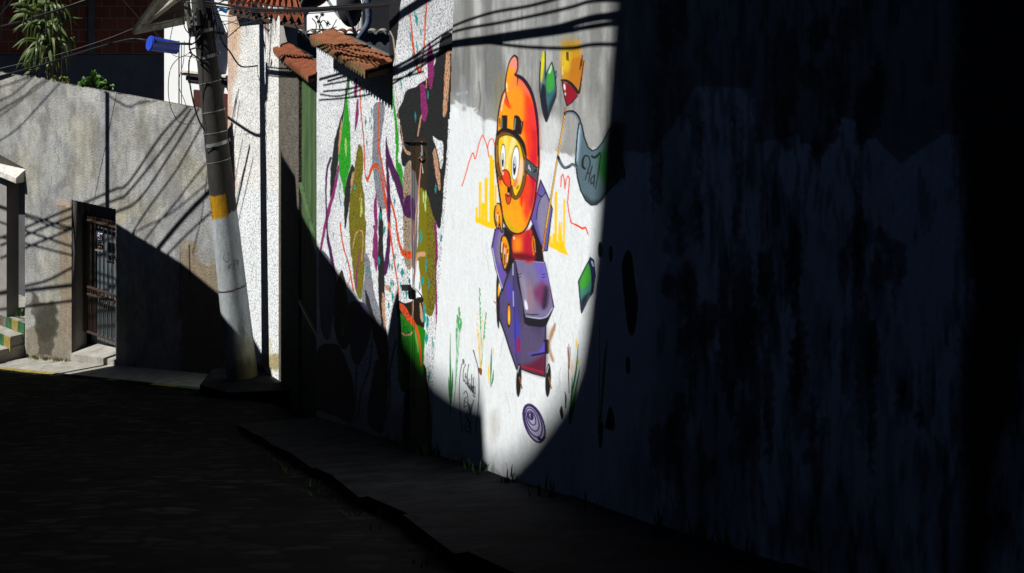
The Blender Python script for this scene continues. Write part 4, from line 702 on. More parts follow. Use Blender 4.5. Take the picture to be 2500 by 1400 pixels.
# ------------------------------------------------------------------ WHITE ROUGHCAST PILLAR HOUSE
def make_pillar():
    R0 = Vector(R0C); Lft = R0+Vector((-.42, .907, 0))*3.1; u = (Lft-R0)
    root = empty('roughcast_house', (R0+Lft)/2+Vector((0, 0, -6.9)), 'narrow white speckled roughcast house end beside the leaning pole, rusty at its left edge', 'house')
    xs = seq(556, 682, 1.6)+[683]; ys = seq(-60, 960, 1.6)
    c = Canvas(xs, ys, (236, 235, 231)); X, Y = np.meshgrid(c.x, c.y); n = vnoise(c.x, c.y, 18, 40, 31, 4)
    c.mult(1-.12*np.clip((n-.45)*5, 0, 1)*np.clip((470-Y)/120, .1, 1))
    c.fill([(545,10),(580,30),(574,120),(568,250),(566,330),(572,400),(580,470),(560,470),(545,300)], (196,136,84), 5, .55, ragged=4); c.fill([(570,60),(592,60),(585,130),(572,200)], (212,172,130), 6, .6, ragged=4)
    for k in range(26): x = rng.uniform(575, 675); y0 = rng.uniform(28, 60); c.line([(x, y0, 3), (x+rng.uniform(-3, 3), y0+rng.uniform(15, 60), .6)], (70,52,38), soft=1, a=.7)
    c.fill([(630,30),(650,60),(660,90),(640,70)], (120,60,40), 3, .6, ragged=3)
    c.fill([(540,470),(600,455),(690,470),(690,900),(540,900)], (232,236,238), 14, .95, sp=False, ragged=3)
    for q in [[(615,560),(622,568),(614,572)],[(620,580),(612,596),(618,610),(626,604)],[(618,618),(628,620)],[(620,640),(614,670)],[(625,650),(626,700)],[(610,690),(620,675)],[(634,530),(632,545)]]: c.line(q, (150,152,156), 1.6, .8, .7)
    c.fill([(640,868),(690,868),(690,900),(640,900)], (150,130,20), 5, .8, ragged=3); c.fill([(648,830),(664,835),(660,870),(650,870)], (210,200,160), 4, .6)
    def pt(PX, PY):
        m = (PX-1250)/F; k_ = u.x/u.y if abs(u.y) > 1e-9 else 0     # X = R0.x + k_(Y-R0.y)
        Yw = (R0.x-k_*R0.y)/(m-k_); return m*Yw, Yw, ZC-(PY+200)/F*Yw
    nrm = Vector((.907, .42, 0)).normalized(); bk = nrm*.03; z = lambda h: Vector((0, 0, h))
    a, b = R0+bk+u*.01, Lft+bk-u*.01; ev, ef = box_extra([a+z(-9), b+z(-9), b+nrm*.25+z(-9), a+nrm*.25+z(-9)], [a+z(-1.30), b+z(-1.30), b+nrm*.25+z(-1.30), a+nrm*.25+z(-1.30)])
    left = lambda py: np.interp(py, [-60, 20, 120, 300, 420, 960], [566, 568, 562, 556, 558, 556])
    grid('wall', c, pt, M['roughwhite'], root, lambda px, py, zz: (zz < ZC-1.31), (ev, ef), gain=1.05)
    # left flank and side faces
    mb = MB(); e = Lft+Vector((0,0,0)); mb.hexa([e+z(-9), R0+z(-9), R0+nrm*.03+z(-9), e+nrm*.03+z(-9)], [e+z(-1.33), R0+z(-1.33), R0+nrm*.03+z(-1.33), e+nrm*.03+z(-1.33)])
    # tiled roof: fan of barrel tiles seen from above
    v, f = [], []
    A = at(600, -40, 24); B = at(722, -25, 21.4); Cc = at(742, 42, 19.8); Dd = at(556, 8, 22.6)
    n, mm = 12*6, 5
    for j in range(mm+1):
        for i in range(n+1):
            t = i/n; s_ = j/mm; p = A.lerp(B, t).lerp(Dd.lerp(Cc, t), s_); h = .045*math.sin(i/6*2*math.pi)+.02*(j % 2)+.015*math.sin(i//6*7.3+j*2)
            v.append(p+Vector((0, 0, h)))
    for j in range(mm):
        for i in range(n): k = j*(n+1)+i; f.append((k, k+1, k+n+2, k+n+1))
    b0 = len(v); off = mm*(n+1)
    for i in range(n+1): v.append(v[off+i]+Vector((0, .02, -.09)))
    f += [(off+i, off+i+1, b0+i+1, b0+i) for i in range(n)]
    rf = mesh('roof', v, f, M['tile'], root, fix=False)
    mb = MB(); dn = Vector((0, 0, -.14)); mb.hexa([Dd+dn+Vector((0,.1,-.05)), Cc+dn+Vector((0,.1,-.05)), B+dn+Vector((0,0,-.05)), A+dn+Vector((0,0,-.05))], [Dd+dn+Vector((0,.1,0)), Cc+dn+Vector((0,.1,0)), B+dn, A+dn]); mb.build('eave_board', M['drywood'], rf)
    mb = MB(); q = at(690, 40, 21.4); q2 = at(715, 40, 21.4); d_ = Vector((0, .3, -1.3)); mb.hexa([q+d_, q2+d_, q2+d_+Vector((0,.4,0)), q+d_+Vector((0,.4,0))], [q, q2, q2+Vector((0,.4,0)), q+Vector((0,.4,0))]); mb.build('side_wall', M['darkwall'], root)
    return root
make_pillar()

# ------------------------------------------------------------------ LEANING POLE
def polept(px, py, dy=0): return at(px, py, 21.2+dy)
def make_pole():
    b = at(592, 925, 21.2); t = at(474, -150, 21.2); root = empty('utility_pole', b, 'leaning round concrete utility pole, dark above and painted white below a yellow band', 'pole')
    nz, na = 500, 96; L_ = (t-b); ax = L_.normalized(); e1 = Vector((1, 0, 0)); e1 = (e1-ax*e1.dot(ax)).normalized(); e2 = ax.cross(e1)
    aa = np.linspace(-1, 1, na+1); tt = np.linspace(0, 1, nz+1)
    # painting space: x = angle around (-180..180, 0 faces the camera), y = photograph row
    c = Canvas(aa*180, np.linspace(925, -150, nz+1)[::-1], (92, 90, 86)); X, Y = np.meshgrid(c.x, c.y); n = vnoise(c.x, c.y, 60, 120, 77, 5); c.mult(.35+.75*n)
    c.fill([(-200,530),(-40,524),(0,520),(60,515),(200,512),(200,1000),(-200,1000)], (196,203,208), 2, sp=False, ragged=3)
    c.fill([(-65,472),(-30,474),(28,470),(30,524),(-10,527),(-65,531)], (216,160,14), 1.5, sp=False, ragged=1); c.fill([(-63,480),(-55,480),(-52,528),(-62,528)], (120,80,30), 2, .5)
    c.line([(-52,490),(-51,501)], (30,20,10), 4, 1.2, sp=False); c.line([(-60,514),(-48,512)], (30,20,10), 3, 1.2, sp=False); c.line([(-49,520),(-48,524)], (30,20,10), 3, 1, sp=False)
    for q in [[(-5,612),(-12,625),(6,632),(12,612),(13,640),(8,648),(2,646),(9,642),(20,638)],[(28,628),(30,644)],[(28,636),(37,630),(39,640)],[(44,630),(45,646)],[(45,634),(54,636),(46,642)]]: c.line(q, (74,62,54), 2.2, 1, .9)
    for x, y, l_ in [(-15,770,30),(-8,790,16),(18,790,16),(35,790,20),(38,800,12),(30,795,24)]: c.line([(x, y), (x+6, y+l_)], (30,110,60), 3, 2, .6)
    c.fill([(-40,640),(-30,640),(-34,668),(-42,660)], (150,150,90), 5, .4); c.fill([(5,830),(60,820),(90,860),(90,930),(-30,930)], (150,142,96), 14, .6, ragged=4); c.fill([(-20,880),(80,880),(80,950),(-30,950)], (80,80,30), 12, .7, ragged=4)
    for k in range(60): x = rng.uniform(-90, 90); y = rng.uniform(530, 900); c.line([(x, y, .5), (x+2, y+rng.uniform(10, 50), 2)], (150,152,150), soft=2, a=.4)
    c.line([(-90,705),(-20,703),(30,700),(90,694)], (120,110,90), 2.4, .8)
    def pt(PX, PY):
        t_ = (925-PY)/1075.; r = .228+(.128-.228)*t_; r = r*(1+.0*t_); a = np.radians(PX)
        cx = b.x+L_.x*t_; cy = b.y+L_.y*t_; cz = b.z+L_.z*t_; s1 = np.sin(a)*r; s2 = np.cos(a)*r
        sgn = 1 if e2.y < 0 else -1
        return cx+e1.x*s1+e2.x*sgn*s2, cy+e1.y*s1+e2.y*sgn*s2, cz+e1.z*s1+e2.z*sgn*s2
    sh = grid('shaft', c, pt, M['pole'], root, gain=.72)
    sh.data.polygons.foreach_set('use_smooth', [True]*len(sh.data.polygons))
    C_ = lambda py: b.lerp(t, (925-py)/1075.); Rr = lambda py: .228-.1*(925-py)/1075.
    def ring(py, h, ex, tilt=0, name='strap', mt=M['steel'], tail=0):
        v, f = [], []; n = 28; r = Rr(py)+ex
        for i in range(n):
            a = 2*math.pi*i/n; o = e1*math.cos(a)*r+e2*math.sin(a)*r; p = C_(py)+o+Vector((0, 0, tilt*math.cos(a)*r)); v += [p-ax*h/2, p+ax*h/2]
        f = [(2*i, 2*((i+1) % n), 2*((i+1) % n)+1, 2*i+1) for i in range(n)]
        mb = MB(); mb.add(v, f)
        if tail: q = C_(py)+e1*(r-.02)+Vector((0, -.02, tilt*r)); mb.bar(q, q+e1*tail+Vector((0, 0, .012)), .03, h)
        mb.build(name, mt, root)
    ring(138, .05, .008, .14, tail=.05); ring(200, .012, .006, .1); ring(271, .016, .006, .08); ring(322, .016, .006, .05, tail=.03); ring(350, .055, .008, .12, tail=.04); ring(392, .012, .005, .1); ring(703, .012, .004, .1, mt=M['rust']); ring(75, .05, .01, .1)
    # connector blocks and bracket at the top
    for px, py, w_, h_ in [(466,46,.05,.05),(479,44,.06,.055),(467,58,.05,.05),(480,58,.055,.055),(462,28,.07,.03)]:
        mb = MB(); p = polept(px, py, -.22); mb.hexa([p+Vector((-w_/2,0,-h_/2)), p+Vector((w_/2,0,-h_/2)), p+Vector((w_/2,.08,-h_/2)), p+Vector((-w_/2,.08,-h_/2))], [p+Vector((-w_/2,0,h_/2)), p+Vector((w_/2,0,h_/2)), p+Vector((w_/2,.08,h_/2)), p+Vector((-w_/2,.08,h_/2))]); mb.build('connector_block', M['steel'], root)
    mb = MB(); mb.bar(polept(455, 5, -.2), polept(470, 90, -.16), .09, .05); mb.build('bracket', M['oldboard'], root)
    mb = MB()
    for px, py, r in [(500,18,.07),(486,46,.05),(512,52,.035)]: mb.tube([polept(px, py-22, -.25), polept(px+3, py+16, -.24)], r, 10)
    mb.build('cable_closure', M['black'], root)
    mb = MB(); 
    for q in [[(462,122,-.2),(485,118,-.26),(505,138,-.1)],[(462,128,-.2),(480,140,-.25),(508,160,-.12)],[(470,60,-.2),(462,110,-.22),(470,135,-.2)],[(478,90,-.2),(490,60,-.25),(480,20,-.2)],[(466,110,-.2),(480,100,-.25),(496,72,-.2),(508,30,-.1)],[(525,40,-.1),(522,80,-.2),(528,140,-.1)]]:
        mb.tube(spline([polept(*p) for p in q], 6), .012, 5)
    mb.build('cable_tail', M['cable'], root)
    return root
make_pole()

# ------------------------------------------------------------------ HOUSE NUMBER 87 : grey cement front on the left
def make_left():
    root = empty('cement_house', lp(23.9, lbase(23.9)), 'unpainted grey cement house front with a barred gate numbered 87', 'house')
    xs = seq(-160, 0, 8)+seq(0, 547, 1.8); ys = seq(150, 300, 1.5)+seq(300, 960, 2)+[1000, 1100, 1250]
    c = Canvas(xs, ys, (152, 151, 145)); X, Y = np.meshgrid(c.x, c.y)
    n = vnoise(c.x, c.y, 90, 140, 41, 5); n2 = vnoise(c.x, c.y, 22, 60, 42, 4); n3 = vnoise(c.x, c.y, 8, 26, 43, 3)
    c.mult(.76+.46*n); c.mult(1+.22*np.clip((n2-.52)*6, -1, 1)); c.mult(.9+.2*n3)
    wm = np.clip((vnoise(c.x, c.y, 60, 90, 45, 4)-.5)*5, -1, 1); c.c[..., 2] *= 1-.10*wm; c.c[..., 0] *= 1+.02*wm
    c.mult(1+.22*np.clip((Y-0 < np.interp(X, [0, 500], [212, 300])), 0, 1)[...]*n2)
    for q in [[(105,375),(150,370),(150,440),(125,445),(105,420)],[(120,240),(165,250),(165,340),(140,330)],[(310,380),(350,370),(345,440),(315,450)],[(62,300),(100,310),(96,400),(70,390)]]: c.fill(q, (172,172,166), 7, .6, ragged=4)
    for x0, y0 in [(140,250),(312,330),(98,390),(214,420),(345,420),(440,330)]: c.line([(x0,y0),(x0-4,y0+60),(x0+3,y0+120),(x0-2,y0+200)], (112,108,98), 1.3, 1, .6)
    for k in range(16):
        x, y = rng.uniform(20, 520), rng.uniform(220, 800); q = [(x, y)]
        for i in range(7): x += rng.uniform(-9, 9); y += rng.uniform(6, 20); q.append((x, y))
        c.line(q, (84,80,72), rng.uniform(.8, 1.6), .7, .6, sp=False)
    for k in range(60):
        x, y, r_ = rng.uniform(0, 540), rng.uniform(210, 860), rng.uniform(3, 16); v = rng.choice([118, 130, 168, 178]); c.oval(x, y, r_, r_*rng.uniform(.6, 2.2), (v, v-2, v-8), 2, rng.uniform(-.6, .6), .35)
    # rough older render round the door and at the foot
    RG = (138,124,104)
    c.fill([(143,490),(176,492),(176,850),(140,850),(148,700),(144,600)], RG, 2, .9, sp=False, ragged=4); c.fill([(138,487),(172,492),(172,508),(140,500)], (176,156,142), 1.5, .9, sp=False, ragged=2); c.fill([(280,520),(308,522),(306,545),(282,538)], (170,160,142), 1.5, .9, sp=False, ragged=2)
    c.fill([(66,800),(150,790),(172,820),(176,900),(60,900)], (128,120,104), 4, .9, sp=False, ragged=6)
    c.fill([(75,715),(92,722),(100,740),(143,735),(140,800),(128,870),(95,870),(88,800),(76,760)], (62,58,46), 4, .85, sp=False, ragged=6); c.fill([(90,760),(140,750),(130,820),(100,830)], (46,44,34), 6, .6, ragged=6)
    c.fill([(440,585),(480,592),(484,640),(530,650),(545,700),(545,960),(440,960)], (128,114,92), 4, .9, sp=False, ragged=5); c.fill([(441,586),(464,588),(462,612),(440,604)], (150,136,118), 2, .9, sp=False); c.line([(462,600),(464,680)], (50,40,30), 4, 1.5); c.line([(440,600),(440,760)], (80,70,60), 2, 1)
    c.fill([(400,520),(520,480),(560,560),(540,640),(480,590),(420,600)], (132,134,136), 12, .5)
    c.line([(62,440),(60,560),(62,700),(62,860)], (180,178,170), 2, 1, .8)
    def pt(PX, PY): Yw = LC/(1.1+(PX-1250)/F); return (PX-1250)/F*Yw, Yw, ZC-(PY+200)/F*Yw
    top = lambda Y: -2.955-.03*np.clip(27.45-Y, 0, 9)+.014*np.sin(Y*31)+.010*np.sin(Y*83+1)+.008*np.sin(Y*170)
    ztop = lambda px: top(LC/(1.1+(px-1250)/F))+np.where((px > 60) & (px < 128), .03, 0)
    def keep(px, py, z):
        dl = np.interp(px, [175, 283], [488, 511]); pl = np.interp(px, [0, 62], [406, 440])
        return (z-ZC < ztop(px)) & (px < np.interp(py, [300, 560, 700, 960], [513, 530, 547, 547])) & ~((px > 175) & (px < 283) & (py > dl)) & ~((px < 62) & (py > pl-28))
    mb = MB()
    def blk(Ya, Yb, z0, z1, o0, o1):
        f_ = lambda z: [lp(Ya, z(Ya), o0), lp(Yb, z(Yb), o0), lp(Yb, z(Yb), o1), lp(Ya, z(Ya), o1)]
        mb.hexa(f_(z0), f_(z1))
    cst = lambda v: (lambda Y: v)
    tp = lambda Y: -2.99-.03*max(0, min(9, 27.45-Y)); Y1, Y2, Y3, Y4 = lY(62), lY(175), lY(283), lY(512)
    zdoor = lambda Y: -(488+200)/F*Y2; zp = -(440+200-26)/F*Y1
    n_ = 40
    blk(Y1, Y2, cst(-9), tp, .02, .25); blk(Y2, Y3, cst(zdoor(0)), tp, .02, .25); blk(Y3, Y4, cst(-9), tp, .02, .25); blk(lY(-150), Y1, cst(zp), tp, .02, .25)
    w_ = grid('wall', c, pt, M['cement'], root, keep, (mb.v, mb.f), gain=1.08)
    # reveals of the door recess, darker inner lining
    z0 = lbase(Y2)+.18; zt = -(488+200)/F*Y2; zt2 = -(511+200)/F*Y3
    mb = MB()
    for Ya in (Y2, Y3): mb.add([lp(Ya, -8.1, 0), lp(Ya, -8.1, .30), lp(Ya, zt, .30), lp(Ya, zt2 if Ya == Y3 else zt, 0)], [(0, 1, 2, 3)])
    mb.add([lp(Y2, zt, 0), lp(Y3, zt2, 0), lp(Y3, zt2, .30), lp(Y2, zt, .30)], [(0, 1, 2, 3)])
    mb.build('door_reveal', M['greycement'], root)
    mb = MB(); mb.hexa([lp(Y2, -8.6, -.03), lp(Y3, -8.6, -.03), lp(Y3, -8.6, .5), lp(Y2, -8.6, .5)], [lp(Y2, lbase(Y2)+.14, -.03), lp(Y3, lbase(Y3)+.10, -.03), lp(Y3, lbase(Y3)+.22, .5), lp(Y2, lbase(Y2)+.26, .5)]); mb.build('doorstep', M['leftpave'], root)
    # door panel behind the bars
    mb = MB(); zb = lbase(Y2)+.2
    q = lambda o, z0_, z1_, a=Y2, b_=Y3: [[lp(a, z0_, o), lp(b_, z0_, o), lp(b_, z0_, o+.04), lp(a, z0_, o+.04)], [lp(a, z1_, o), lp(b_, z1_, o), lp(b_, z1_, o+.04), lp(a, z1_, o+.04)]]
    mb.hexa(*q(.40, -8.0, zt+.1)); mb.build('door', M['doorglass'], root)
    # iron gate
    gt = MB(); g_o = .25; ga, gb = Y2-.015, Y3+.03; gz0 = lbase(Y3)+.26; gz1 = -(540+200)/F*25.35; mid = -(720+200)/F*25.35
    gt.bar(lp(gb, gz0, g_o), lp(gb, gz1+.04, g_o), .04, .035); gt.bar(lp(ga, gz0, g_o), lp(ga, gz1+.04, g_o), .04, .035)
    gt.bar(lp(ga-.03, gz0+.015, g_o), lp(gb+.03, gz0+.015, g_o), .03, .035)
    gate = gt.build('gate', M['rust'], root)
    for z in (mid-.11, mid+.02, gz1-.08, gz1+.02): r = MB(); r.bar(lp(ga, z, g_o), lp(gb, z, g_o), .03, .035); r.build('rail', M['rust'], gate)
    for k in range(9):                                           # ring ornaments in the lock rail and crest
        Y = ga+(gb-ga)*(k+.5)/9
        for z, rr in ((mid-.045, .045), (gz1-.03, .04)):
            r = MB(); r.tube([lp(Y, z, g_o)+UL*(rr*math.cos(a))+Vector((0, 0, rr*math.sin(a))) for a in np.linspace(0, 2*math.pi, 11)], .008, 5); r.build('ring', M['rust'], gate)
    for k in range(10):
        Y = ga+(gb-ga)*(k+.5)/10; h = .10+.05*(k % 2)
        bb = MB(); bb.bar(lp(Y, gz0, g_o), lp(Y, gz1, g_o), .016, .016); bb.tube([lp(Y, gz1, g_o), lp(Y, gz1+h*.6, g_o), lp(Y, gz1+h, g_o)], [.010, .012, .001], 5); bb.build('bar', M['rust'], gate)
    for k in range(10):
        Y = ga+(gb-ga)*(k+.5)/10
        bb = MB(); bb.bar(lp(Y-.05, gz0+.06, g_o), lp(Y-.05, mid-.12, g_o), .012, .012); bb.build('lower_bar', M['rust'], gate)
    # number plate, letter slot
    def onl(px, py, o): return lw(px, py, o)
    pb = MB(); o_ = g_o-.03
    def rect(mb_, x0, y0, x1, y1, o, th=.012, m=0):
        a = [onl(x0, y1, o), onl(x1, y1+(x1-x0)*.2, o)]; b_ = [onl(x0, y0, o), onl(x1, y0+(x1-x0)*.2, o)]; n__ = NL*th
        mb_.hexa([a[0], a[1], a[1]+n__, a[0]+n__], [b_[0], b_[1], b_[1]+n__, b_[0]+n__], m)
    rect(pb, 235, 564, 252, 588, o_); pl = pb.build('number_plate', M['plate'], gate)
    nb = MB()
    def seg(pts): nb.tube([onl(x, y, o_-.006) for x, y in pts], .011, 5)
    seg([(240,570),(243,570.5),(243.5,574),(241,576.5),(239,579),(239.5,584),(243.5,585),(244,581),(242,577),(239.5,574),(240,570)]); seg([(245.5,571),(250,572.3),(248,579),(247,586)])
    nb.build('number', M['letter'], pl)
    pb = MB(); rect(pb, 238, 597, 250, 607, o_); rect(pb, 240.5, 600.5, 243.5, 604, o_-.01, m=1); rect(pb, 245, 601, 248, 604.5, o_-.01, m=1); pb.build('reflector', [M['black'], M['orange']], gate)
    pb = MB(); rect(pb, 232, 609, 251, 612, o_); pb.build('latch', M['steel'], gate)
    # porch opening on the far left: lintel, post, inner wall
    mb = MB(); zc = -(440+200)/F*Y1; zl = -(406+200)/F*lY(0)
    a, b_ = lY(-40), Y1+.01
    mb.hexa([lp(a, zl-.06, -.18), lp(b_, zc-.04, -.18), lp(b_, zc-.04, .25), lp(a, zl-.06, .25)], [lp(a, zl+.05, -.18), lp(b_, zc+.06, -.18), lp(b_, zp+.0, .01), lp(a, zp+.0, .01)]); mb.build('lintel', M['cream'], root)
    mb = MB(); pa, pb = lY(-22), lY(16); mb.hexa([lp(pa, -9, .0), lp(pb, -9, .0), lp(pb, -9, .25), lp(pa, -9, .25)], [lp(pa, zl-.06, .0), lp(pb, zl-.06, .0), lp(pb, zl-.06, .25), lp(pa, zl-.06, .25)]); mb.build('post', M['body'], root)
    mb = MB(); Yc = lY(-60)
    mb.hexa([lp(Yc+1, -9, 1.0), lp(Y1-.6, -9, 1.0), lp(Y1-.6, -9, 1.1), lp(Yc+1, -9, 1.1)], [lp(Yc+1, -3.7, 1.0), lp(Y1-.6, -3.7, 1.0), lp(Y1-.6, -3.7, 1.1), lp(Yc+1, -3.7, 1.1)]); mb.build('inner_wall', M['stucco'], root)
    mb = MB(); mb.hexa([lp(Y1-.35, -8, .9), lp(Y1-.65, -8, .9), lp(Y1-.65, -8, .94), lp(Y1-.35, -8, .94)], [lp(Y1-.35, -4.3, .9), lp(Y1-.65, -4.3, .9), lp(Y1-.65, -4.3, .94), lp(Y1-.35, -4.3, .94)]); mb.build('inner_door', M['doorglass'], root)
    return root
make_left()
def make_left_pavement():
    mb = MB(); ns = 26; Ya, Yb = 32., 21.9
    for k in range(ns):
        a, b = Ya+(Yb-Ya)*k/ns, Ya+(Yb-Ya)*(k+1)/ns; wd = .70
        a_, b_ = a, b
        q = lambda d: [lp(a_, lbase(a_)-d, 0.1), lp(b_, lbase(b_)-d, .1), lp(b_, lbase(b_)-d-.01, -wd), lp(a_, lbase(a_)-d-.01, -wd)]
        mb.hexa(q(.8), q(0.))
    # ramp and apron up to the pole and the white house
    z = lambda h: Vector((0, 0, h)); pts = [Vector((-4.6, 22.1, ZC-6.98)), Vector((-4.55, 20.9, ZC-6.86)), Vector((-4.0, 20.3, ZC-6.77)), Vector((-3.1, 20.1, ZC-6.67)), Vector((-2.9, 20.7, ZC-6.67)), Vector((-3.4, 21.2, ZC-6.68)), Vector((-4.4, 22.9, ZC-6.98))]
    mb.prism([p-z(1.2) for p in pts], z(1.25))
    mb.m = [0]*(len(mb.f)-(len(pts)+2))+[1]*(len(pts)+2)
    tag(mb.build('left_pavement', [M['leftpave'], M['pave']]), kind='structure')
    mb = MB(); cols_ = 'bbyyyyyydddddgdddyyggddd'
    for k in range(22):
        a, b = 27.0-(k)*.22, 27.0-(k+1)*.22+.01; o0, o1 = -.70, -.80; mi = {'b': 0, 'y': 1, 'd': 2, 'g': 3}[cols_[k % len(cols_)]]
        q = lambda d: [lp(a, lbase(a)-d, o0), lp(b, lbase(b)-d, o0), lp(b, lbase(b)-d, o1), lp(a, lbase(a)-d, o1)]
        mb.hexa(q(.5), q(.004), mi)
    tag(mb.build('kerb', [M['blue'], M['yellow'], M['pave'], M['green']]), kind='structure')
make_left_pavement()
def make_steps():
    root = empty('porch_steps', lw(20, 860, .1), 'worn cement steps with green and yellow painted risers below the porch', 'steps')
    Y1 = lY(63); far = 31.0
    for k, (o0, o1, zt, m_) in enumerate([(-.62, .0, -(852+200)/F*26.6, 'green'), (-.30, .35, -(815+200)/F*26.9, 'yellow'), (.0, .9, -(775+200)/F*27.3, 'yellow')]):
        st = empty('step', (0, 0, 0)); bpy.data.objects.remove(st)
        mb = MB(); q = lambda z, a=Y1+.02*k+.05: [lp(far, z, o0+.02), lp(a, z, o0+.02), lp(a, z, o1+.3), lp(far, z, o1+.3)]
        mb.hexa(q(-10.), q(zt)); s_ = mb.build('step', M['leftpave'], root)
        mb = MB(); n = 20
        for i in range(n):
            a, b = Y1+.02*k+i*.16, Y1+.02*k+(i+1)*.16-.004
            g = lambda z: [lp(b, z, o0), lp(a, z, o0), lp(a, z, o0+.03), lp(b, z, o0+.03)]
            mb.hexa(g(zt-.30), g(zt+.003), (i+k) % 2)
        mb.build('riser_paint', [M['green'], M['yellow']], s_)
make_steps()
weeds('porch_weed', [lw(50, 772, .05)+Vector((rng.uniform(-.05,.05), 0, 0)) for k in range(6)], .16, 'small green weed beside the porch post', M['leaf2'], 8)
weeds('dry_grass', [lp(Y, lbase(Y), -.03-rng.uniform(0, .05)) for Y in rng.uniform(25.8, 26.7, 22)], .10, 'dry grass at the sunlit foot of the cement house', mat('dry grass', (.22, .20, .08), bump=0), 8)
# ------------------------------------------------------------------ BEHIND THE CEMENT HOUSE
def fbox(mb, x0, x1, Y, z0, z1, th, m=0):
    mb.hexa([Vector((x0, Y, z0)), Vector((x1, Y, z0)), Vector((x1, Y+th, z0)), Vector((x0, Y+th, z0))], [Vector((x0, Y, z1)), Vector((x1, Y, z1)), Vector((x1, Y+th, z1)), Vector((x0, Y+th, z1))], m)
def pxX(px, Y): return (px-1250)/F*Y
def pyZ(py, Y): return ZC-(py+200)/F*Y
def make_back():
    root = empty('brick_house', (-9.5, 31.5, ZC-9), 'bare red hollow brick house standing in shade behind the cement front', 'house')
    mb = MB(); fbox(mb, -19, pxX(402, 31.5), 31.5, pyZ(133, 31.5), ZC-1.5, .2); mb.build('brick_wall', M['brick'], root)
    mb = MB(); fbox(mb, -19, pxX(404, 31.5), 31.46, ZC-12, pyZ(134, 31.5), .24); mb.build('rendered_wall', M['bluegrey'], root)
    mb = MB(); fbox(mb, pxX(224, 31.5)-.06, pxX(224, 31.5)+.06, 31.45, pyZ(133, 31.5), ZC-1.5, .045); mb.build('pillar', M['bluegrey'], root)
    mb = MB(); mb.hexa([Vector((-26, 29.4, ZC-1.49)), Vector((-7.0, 29.4, ZC-1.49)), Vector((-7.0, 32, ZC-1.49)), Vector((-26, 32, ZC-1.49))], [Vector((-26, 29.4, ZC-1.3)), Vector((-7.0, 29.4, ZC-1.3)), Vector((-7.0, 32, ZC-1.3)), Vector((-26, 32, ZC-1.3))]); mb.build('roof_slab', M['stucco'], root)  # unseen slab added overhead to keep the brick wall in shade
    root = empty('white_house', lw(480, 600, 1.6), 'bright white house wall with brown window frame seen behind the leaning pole', 'house')
    def lbox(mb, p0, p1, y0, y1, o, th, m=0):                   # box lying on a plane parallel to the cement front, rows given at its left end
        Ya, Yb = lY(p0, 1.6), lY(p1, 1.6); z0, z1 = -(y1+200)/F*Ya, -(y0+200)/F*Ya; q = lambda z: [lp(Ya, z, 0), lp(Yb, z, 0), lp(Yb, z, 0), lp(Ya, z, 0)]
        P_ = lambda z: [lp(Ya, z, 0)+NL*o+LO_(Ya), lp(Yb, z, 0)+NL*o+LO_(Yb), lp(Yb, z, 0)+NL*(o+th)+LO_(Yb), lp(Ya, z, 0)+NL*(o+th)+LO_(Ya)]
        mb.hexa(P_(z0), P_(z1), m)
    LO_ = lambda Y: Vector((1.487*1.6, 0, 0))                   # same Y, shifted across to the plane 1.6 m behind
    for nm, mt, args in [('wall', 'whitewall', (401, 660, -45, 900, 0, .8)), ('window_frame', 'winframe', (455, 620, 177, 183, -.10, .10)), ('window_rail', 'winframe', (458, 620, 186, 196, -.04, .04)), ('window_sill', 'cream', (455, 620, 170, 175, -.12, .12)), ('shutter', 'redwood', (478, 620, 219, 900, -.05, .05)), ('drip_ledge', 'winframe', (515, 620, 76, 81, -.06, .06))]:
        mb = MB(); lbox(mb, *args); mb.build(nm, M[mt], root)
    mb = MB(); mb.tube([lw(437, 100, 1.56), lw(437, 290, 1.56)], .012); mb.build('pipe', M['rust'], root)
    # weathered eave over the corner
    root = empty('corner_eave', at(400, 60, 24.6), 'weathered concrete eave corner jutting out left of the leaning pole', 'eave')
    p = lambda x, y, d: at(x, y, d)
    mb = MB(); mb.hexa([p(345, 66, 24.2), p(352, 60, 24.2), p(360, 62, 24.5), p(352, 68, 24.5)], [p(436, -16, 24.6), p(452, -22, 24.6), p(462, -16, 24.9), p(446, -6, 24.9)]); mb.build('rim_board', M['oldboard'], root)
    mb = MB(); mb.hexa([p(322, 72, 23.9), p(345, 62, 24.1), p(347, 69, 24.1), p(324, 82, 23.9)], [p(395, -30, 24.2), p(440, -34, 24.6), p(440, -24, 24.6), p(398, -18, 24.2)]); mb.build('roof_slab', M['oldboard'], root)
    mb = MB(); mb.hexa([p(326, 86, 24.0), p(452, 60, 25.3), p(452, 44, 25.3), p(352, 66, 24.1)], [p(326, 83, 24.0), p(452, 57, 25.3), p(452, 41, 25.3), p(352, 62, 24.1)]); mb.build('lower_slab', M['oldboard'], root)
    mb = MB(); mb.hexa([p(372, 58, 24.9), p(456, 50, 25.4), p(470, -60, 25.4), p(440, -30, 24.9)], [p(376, 56, 25.3), p(460, 52, 25.48), p(470, -60, 25.48), p(445, -30, 25.3)]); mb.build('soffit', M['drywood'], root)
    # blue drum / pipe end
    a, b = at(364, 106, 23.3), at(432, 117, 23.6); root = empty('blue_pipe', a, 'short wide bright blue plastic pipe hanging beneath the weathered eave', 'pipe')
    mb = MB(); n = 20; d = (b-a).normalized(); e1 = d.cross(Vector((0, 0, 1))).normalized(); e2 = e1.cross(d); V = []
    for q, r in ((a, .118), (a+d*.05, .118), (b, .108), (b, .095), (a+d*.04, .098)): V += [q+(e1*math.cos(2*math.pi*i/n)+e2*math.sin(2*math.pi*i/n))*r for i in range(n)]
    Fc = [(j*n+i, j*n+(i+1) % n, (j+1)*n+(i+1) % n, (j+1)*n+i) for j in range(4) for i in range(n)]+[tuple(range(n))]
